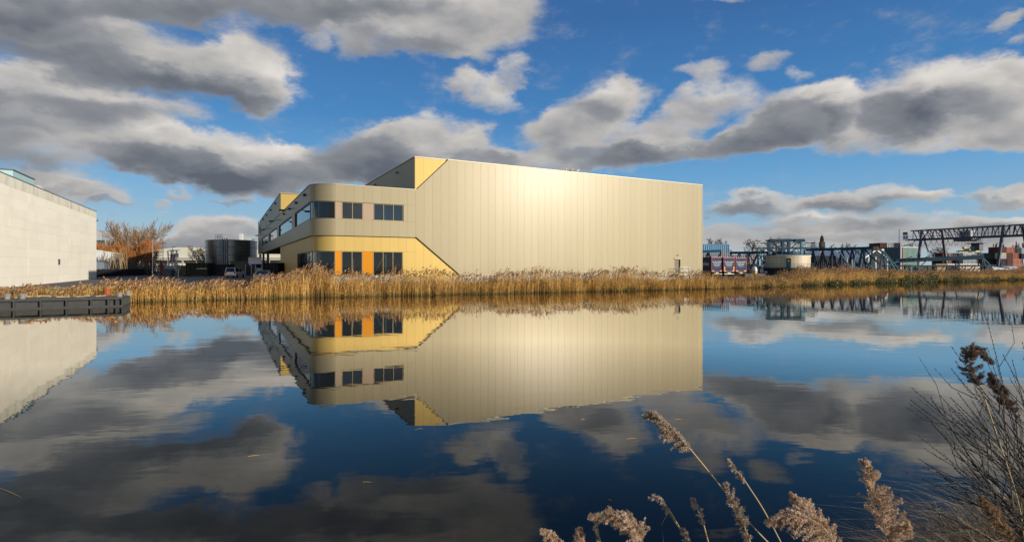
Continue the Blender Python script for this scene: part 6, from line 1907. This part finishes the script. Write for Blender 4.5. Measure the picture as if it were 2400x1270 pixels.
def fg_reed(label, axis, stem, Z, width, seed, pal, fluff=1.0, droop=(0, 0, -1), stem_r=.0035, dark=False, leaves=0, sparse=1.0):
    """axis: plume line px from base to tip; stem: px from plume base down out of view"""
    rng = np.random.default_rng(seed)
    st_pts = [P(px, py, Z) for px, py in stem]
    last = st_pts[-1]; prev = st_pts[-2]
    # carry the stem on down to the bank
    d = (last - prev).normalized(); p = last.copy(); d.y -= .15
    for _ in range(60):
        zb = near_bank_z(p.x, p.y)
        if p.z <= zb: break
        d = (d + Vector((0, -.01, -.06))).normalized(); p = p + d * .05
        st_pts.append(p.copy())
    root = Vector((p.x, p.y, near_bank_z(p.x, p.y)))
    t = thing('common_reed', label, 'reed', root, 0.0, 'reeds on the near bank')
    A = bez([P(px, py, Z) - root for px, py in axis], 10)
    S = bez([q - root for q in st_pts], 4)
    full = S[::-1] + A[1:]
    nS = len(S)
    MB().tube(full, [stem_r * (1.0 if i < nS else max(.12, 1 - (i - nS) / (len(full) - nS))) for i in range(len(full))], 6).build('stem', M['stem_dark'] if dark else M['stem'], t, smooth=True)
    # panicle: branchlets, each carrying silky spikelets
    Ln = sum((A[i + 1] - A[i]).length for i in range(len(A) - 1)); wm = width * 1.18 / FPX * Z
    bag = Bag(); dv = np.array(droop, float)
    nb = int(84 * fluff * sparse)
    An = np.array([tuple(a) for a in A])
    for b in range(nb):
        f = rng.random() ** .85
        x = f * (len(A) - 1); i = min(int(x), len(A) - 2); o = An[i] + (An[i + 1] - An[i]) * (x - i)
        ax = An[min(i + 1, len(A) - 1)] - An[max(i - 1, 0)]; ax /= np.linalg.norm(ax)
        rv = rng.normal(0, 1, 3); rv -= ax * rv.dot(ax); rv /= np.linalg.norm(rv)
        prof = math.sin(math.pi * min(1, .12 + .88 * f) ** .8) * .85 + .15
        L_ = wm * prof * rng.uniform(.55, 1.1)
        dirn = ax * .9 + rv * .65 + dv * .35; dirn /= np.linalg.norm(dirn)
        m = 6
        pts = [o]
        for k in range(m):
            dirn = dirn + dv * .09 + rng.normal(0, .05, 3); dirn /= np.linalg.norm(dirn); pts.append(pts[-1] + dirn * L_ / m)
        pts = np.array(pts)
        c0 = np.array(pal[int(rng.integers(len(pal)))])
        ns = int(15 * fluff)
        fs = rng.uniform(.12, 1, ns) * m; ii = np.minimum(fs.astype(int), m - 1)
        q = pts[ii] + (pts[ii + 1] - pts[ii]) * (fs - ii)[:, None]
        nh = 5
        q = np.repeat(q, nh, 0); k = len(q)
        hd = (pts[np.repeat(ii, nh) + 1] - pts[np.repeat(ii, nh)]); hd /= np.linalg.norm(hd, axis=1, keepdims=True)
        hv = hd * .7 + rng.normal(0, .55, (k, 3)) + dv * .15; hv /= np.linalg.norm(hv, axis=1, keepdims=True)
        hl = rng.uniform(.006, .015, k) * (Z / 2.6)
        sd = np.cross(hv, rng.normal(0, 1, (k, 3))); sd /= np.linalg.norm(sd, axis=1, keepdims=True)
        C = np.stack([q, q + hv * (hl * .55)[:, None], q + hv * hl[:, None]], 1)
        Vv, F = ribbon_strip(C, sd, np.array([.0007, .0013, .0003]) * (Z / 2.6))
        tone = np.repeat(c0 * rng.uniform(.65, 1.25, (k, 1)), 6, 0).reshape(k, 6, 3); tone[:, 4:, :] *= 1.35
        bag.add(Vv, F, tone.reshape(-1, 3))
        Vv, F = ribbon_strip(pts[None], np.array([rv]), np.full(m + 1, .0006) * (Z / 2.6)); bag.add(Vv, F, np.array([.30, .20, .10]))
    bag.build('plume', M['plume'], t)
    for j in range(leaves):
        f = rng.uniform(.35, .95); o = S[int((1 - f) * (nS - 1))]
        a = rng.uniform(-2.6, -.6); l = rng.uniform(.12, .3)
        c = [o, o + Vector((math.cos(a) * l * .4, rng.normal(0, .05), l * .35)), o + Vector((math.cos(a) * l * .75, rng.normal(0, .05), l * .1)), o + Vector((math.cos(a) * l * .85, rng.normal(0, .05), -l * .35))]
        Vv, F = ribbon_strip(np.array([[tuple(x) for x in c]]), np.array([[.3, .9, .3]]), np.array([.003, .006, .004, .0005]))
        raw_mesh('leaf', Vv, F, M['stem_dark'], t)
    return t
TAN = [(.62, .455, .315), (.52, .36, .235), (.72, .57, .43)]; GREYT = [(.52, .405, .30), (.42, .31, .22), (.60, .49, .39)]; DK = [(.20, .155, .12), (.27, .21, .165), (.15, .115, .09)]
fg_reed('tall reed with curled grey brown plume standing alone against the water', [(1622, 1057), (1598, 1030), (1572, 1005), (1545, 975), (1513, 972)], [(1622, 1057), (1690, 1140), (1760, 1228), (1815, 1285)], 2.6, 34, 1, GREYT, 1.3, (-.5, 0, -.8))
fg_reed('arched fluffy tan plume at the bottom edge', [(1503, 1275), (1493, 1240), (1468, 1215), (1430, 1203), (1382, 1207)], [(1503, 1275), (1512, 1300), (1520, 1330)], 2.4, 36, 2, TAN, 1.35, (-.3, 0, -.9))
fg_reed('short pale plume, leftmost at the bottom edge', [(1330, 1290), (1312, 1272), (1292, 1256), (1270, 1243)], [(1330, 1290), (1345, 1310), (1355, 1330)], 2.4, 20, 3, TAN, 1.0, (-.3, 0, -.6))
fg_reed('small upright plume between the leftmost and the arched one', [(1357, 1300), (1357, 1275), (1358, 1255), (1359, 1240)], [(1357, 1300), (1358, 1320), (1360, 1340)], 2.5, 15, 4, TAN, .8, (0, 0, -.5))
fg_reed('thin stem with small side tuft beside the arched plume', [(1410, 1275), (1402, 1250), (1399, 1228), (1398, 1208)], [(1410, 1275), (1416, 1295), (1420, 1320)], 2.5, 9, 5, GREYT, .5, (0, 0, -.6), sparse=.6)
fg_reed('bent thin reed with drooping dark leaves', [(1572, 1200), (1555, 1178), (1540, 1163), (1522, 1166)], [(1572, 1200), (1595, 1240), (1625, 1290)], 2.5, 12, 6, GREYT, .5, (-.4, 0, -.9), leaves=3, sparse=.5)
fg_reed('thin sparse panicle right of the bent thin reed', [(1650, 1232), (1640, 1205), (1630, 1185), (1623, 1166)], [(1650, 1232), (1658, 1262), (1668, 1300)], 2.5, 12, 7, GREYT, .5, (0, 0, -.4), sparse=.6)
fg_reed('small thin tuft at the bottom between thin stems', [(1614, 1275), (1606, 1255), (1598, 1238)], [(1614, 1275), (1622, 1295), (1630, 1320)], 2.5, 10, 71, GREYT, .5, (0, 0, -.4), sparse=.6)
fg_reed('slender upright brown plume crossing the long stem', [(1760, 1275), (1742, 1225), (1722, 1180), (1702, 1135)], [(1760, 1275), (1768, 1300), (1776, 1330)], 2.4, 24, 8, GREYT, .9, (0, 0, -.3), sparse=.9)
fg_reed('thin dark reed tip above the slender brown plume', [(1748, 1130), (1735, 1112), (1722, 1098), (1708, 1080)], [(1748, 1130), (1790, 1195), (1838, 1285)], 2.7, 12, 9, GREYT, .5, (-.2, 0, -.4), sparse=.6)
fg_reed('broad drooping tan plume at the lower right', [(1965, 1300), (1940, 1248), (1905, 1218), (1855, 1205), (1800, 1222)], [(1965, 1300), (1975, 1320), (1985, 1345)], 2.2, 56, 10, TAN, 1.6, (-.3, 0, -.9))
fg_reed('tan plume rising behind the broad drooping one', [(1960, 1285), (1935, 1240), (1900, 1200), (1856, 1160)], [(1960, 1285), (1975, 1310), (1990, 1340)], 2.3, 34, 11, TAN, 1.2, (0, 0, -.5))
fg_reed('tall upright tan plume with one sided fringe', [(2082, 1275), (2068, 1215), (2048, 1150), (2024, 1080)], [(2082, 1275), (2090, 1300), (2098, 1330)], 2.3, 46, 12, TAN, 1.5, (.75, 0, -.6))
fg_reed('low fluffy tan plume right of the tall upright one', [(2085, 1290), (2092, 1262), (2108, 1240), (2120, 1225)], [(2085, 1290), (2088, 1310), (2092, 1335)], 2.3, 34, 13, TAN, 1.0, (.5, 0, -.7))
fg_reed('dark hooked plume high at the right among willow twigs', [(2300, 912), (2286, 880), (2272, 842), (2288, 820), (2325, 848)], [(2300, 912), (2340, 1030), (2385, 1170), (2400, 1260)], 2.9, 25, 14, DK, 1.3, (.2, 0, -.7), dark=False)
fg_reed('small dark plume right of the hooked plume, upper one', [(2352, 950), (2342, 922), (2330, 898), (2322, 878)], [(2352, 950), (2360, 1040), (2372, 1160), (2380, 1260)], 3.0, 16, 15, DK, .8, (0, 0, -.4), dark=True)
fg_reed('small dark plume right of the hooked plume, lower one', [(2382, 985), (2372, 955), (2360, 930), (2350, 905)], [(2382, 985), (2388, 1060), (2392, 1160), (2398, 1260)], 3.0, 14, 16, DK, .7, (.2, 0, -.5), dark=True)
fg_reed('leaning brown plume low at the right edge', [(2372, 1275), (2352, 1235), (2328, 1200), (2298, 1165)], [(2372, 1275), (2380, 1300), (2388, 1330)], 2.5, 26, 17, [(.34, .22, .13), (.28, .18, .10)], 1.0, (-.2, 0, -.5))

# ------------------------------------------------------------------ willow shrub at the right edge
M['withy'] = mat('dark_withy', (.020, .015, .013), rough=.65, vary=.2, nscale=10)
SZ_ = 3.1
sroot = Vector((3.55, 3.0, near_bank_z(3.55, 3.0)))
ws = thing('willow_shrub', 'leafless willow shrub with long dark twigs at the right edge', 'shrub', sroot, 0.0)
rng = np.random.default_rng(77)
tips = [(2312, 745), (2238, 845), (2228, 862), (2136, 908), (2133, 936), (2152, 1020), (2166, 1050), (2202, 925), (2180, 930), (2262, 880), (2322, 870), (2350, 830), (2372, 842), (2082, 1142), (2215, 1010),
        (2195, 1105), (2290, 940), (2245, 985), (2395, 800), (2420, 760), (2440, 840), (2180, 985), (2230, 1060), (2300, 1010), (2160, 1120)]
for k in range(46): tips.append((rng.uniform(2200, 2540), rng.uniform(800, 1130)))
for k in range(26): tips.append((rng.uniform(2150, 2420), rng.uniform(1080, 1240)))
for j, (px, py) in enumerate(tips):
    Zt = SZ_ + rng.uniform(-.35, .5)
    tip = P(px, py, Zt) - sroot
    b0 = Vector((rng.normal(0, .16), rng.normal(0, .16), -.05))
    mid = b0.lerp(tip, .5) + Vector((rng.normal(.02, .04) - .10 * (tip.x < -.4), rng.normal(0, .05), .10 + .10 * rng.random()))
    if (px, py) == (2082, 1142): mid = b0.lerp(tip, .5) + Vector((0, 0, -.08))
    C = bez([b0, mid, tip], 9)
    segs = []
    r = rng.uniform(.0042, .0078)
    n = len(C)
    for i in range(n - 1):
        segs.append([*C[i], *C[i + 1], r * (1 - .8 * i / n), r * (1 - .8 * (i + 1) / n)])
    def buds(a, b, rr, cnt):
        for q in range(cnt):
            f = (q + .5) / cnt; p = a.lerp(b, f); d = (b - a).normalized(); s = d.cross(Vector((0, 1, .2))).normalized() * (1 if q % 2 else -1)
            e = p + d * .008 + s * .005
            segs.append([*p, *e, rr + .0012, .0006])
    for i in range(n // 2, n - 1): buds(C[i], C[i + 1], r * .35, 3)
    # side twigs
    for q in range(int(rng.integers(2, 5))):
        i = int(rng.integers(n // 3, n - 3)); a = C[i]; d = (C[i + 1] - C[i]).normalized()
        sgn = 1 if q % 2 else -1
        s = d.cross(Vector((0, 1, 0))).normalized() * sgn
        l = rng.uniform(.12, .42)
        e1 = a + (d * .8 + s * .5 + Vector((0, rng.normal(0, .2), .1))).normalized() * l * .5
        e2 = e1 + (d * .95 + s * .18 + Vector((0, rng.normal(0, .15), .22))).normalized() * l * .5
        segs.append([*a, *e1, .0024, .0018]); segs.append([*e1, *e2, .0018, .0008]); buds(e1, e2, .0012, 4)
    seg_mesh('branch', segs, M['withy'], ws, 4)

# dry grass tangle at the foot of the shrub
def tangle():
    rng = np.random.default_rng(88); n = 5200
    px = 1850 + 620 * rng.random(n) ** .62; Zz = rng.uniform(2.6, 4.4, n)
    X = (px - 1200) / FPX * Zz
    Bz = np.array([near_bank_z(x, y) for x, y in zip(X, Zz)])
    ok = Bz > -.1; X, Zz, Bz, px = X[ok], Zz[ok], Bz[ok], px[ok]; n = len(X)
    k = np.clip((px - 1850) / 550, 0.12, 1.0)
    h = rng.uniform(.25, 1.0, n) * (.55 + .75 * k); a = rng.uniform(0, 6.28, n); l = rng.uniform(.2, .8, n) * h
    B = np.stack([X, Zz, Bz], 1); o = np.stack([np.cos(a) - .35, np.sin(a) * .7, 0 * a], 1)
    C = np.stack([B + o * (l * f * f)[:, None] + np.stack([0 * h, 0 * h, h * (f - .42 * f ** 3)], 1) + rng.normal(0, .012, (n, 3)) for f in (0, .2, .4, .6, .8, 1.0)], 1)
    sd = np.stack([-np.sin(a), np.cos(a), rng.normal(0, .3, n)], 1); sd /= np.linalg.norm(sd, axis=1, keepdims=True)
    Vv, F = ribbon_strip(C, sd, np.array([.0034, .003, .0027, .0022, .0015, .0004]))
    pal = np.array([[.44, .34, .22], [.34, .25, .15], [.54, .44, .30], [.22, .155, .09]])
    bag = Bag(); bag.add(Vv, F, np.repeat(pal[rng.integers(0, 4, n)] * rng.uniform(.7, 1.2, (n, 1)), 12, 0))
    ob = bag.build('dry_grass', M['plume']); ob["kind"] = "stuff"; tag(ob, 'tangle of dry grass below the willow shrub at the lower right', 'grass')
tangle()

# bits of reed drifting on the river
rg2 = np.random.default_rng(9)
for px, py in ((1366, 983), (1590, 983), (1480, 1028), (595, 1068), (20, 1153), (860, 1130), (1430, 1172)):
    Zf = CAM_H * FPX / (py - HOR); c = Vector(((px - 1200) / FPX * Zf, Zf, .004)); a = rg2.uniform(-.5, .5); l = rg2.uniform(.03, .09) if px > 50 else .35
    o = MB().tube([(-math.cos(a) * l, -math.sin(a) * l, 0), (0, .004, .003), (math.cos(a) * l, math.sin(a) * l, 0)], [.003, .005, .002], 5).build('floating_reed', M['stem'])
    o.location = c
    tag(o, 'pale bit of broken reed drifting on the open water', 'reed bit', 'reed bits drifting on the water')

# rough grass on the near bank
def near_grass():
    rng = np.random.default_rng(410); n = 30000
    X = rng.uniform(-14, 30, n); dv = -rng.uniform(.15, 4.5, n)
    x = X + V.x * dv; y = 3.7 + .42 * X + V.y * dv
    zz = np.interp(-dv, [0, .8, 1.8, 3.0, 4.2, 30], [0, .42, .85, 1.25, 1.4, 1.5])
    B = np.stack([x, y, zz - .03], 1); h = rng.uniform(.10, .38, n); a = rng.uniform(0, 6.28, n); l = rng.uniform(.2, .8, n) * h
    o = np.stack([np.cos(a) * l, np.sin(a) * l, h], 1)
    C = np.stack([B, B + o * np.array([.4, .4, .62]), B + o * np.array([1, 1, .92])], 1)
    sd = np.stack([-np.sin(a), np.cos(a), 0 * a], 1)
    Vv, F = ribbon_strip(C, sd, np.array([.006, .005, .001]))
    pal = np.array([[.10, .13, .03], [.20, .17, .07], [.30, .23, .12], [.14, .12, .05]])
    bag = Bag(); bag.add(Vv, F, np.repeat(pal[rng.integers(0, 4, n)] * rng.uniform(.7, 1.25, (n, 1)), 6, 0))
    ob = bag.build('bank_grass', M['bramble']); ob["kind"] = "stuff"; tag(ob, 'rough low grass on the near bank at the bottom right', 'grass')
near_grass()
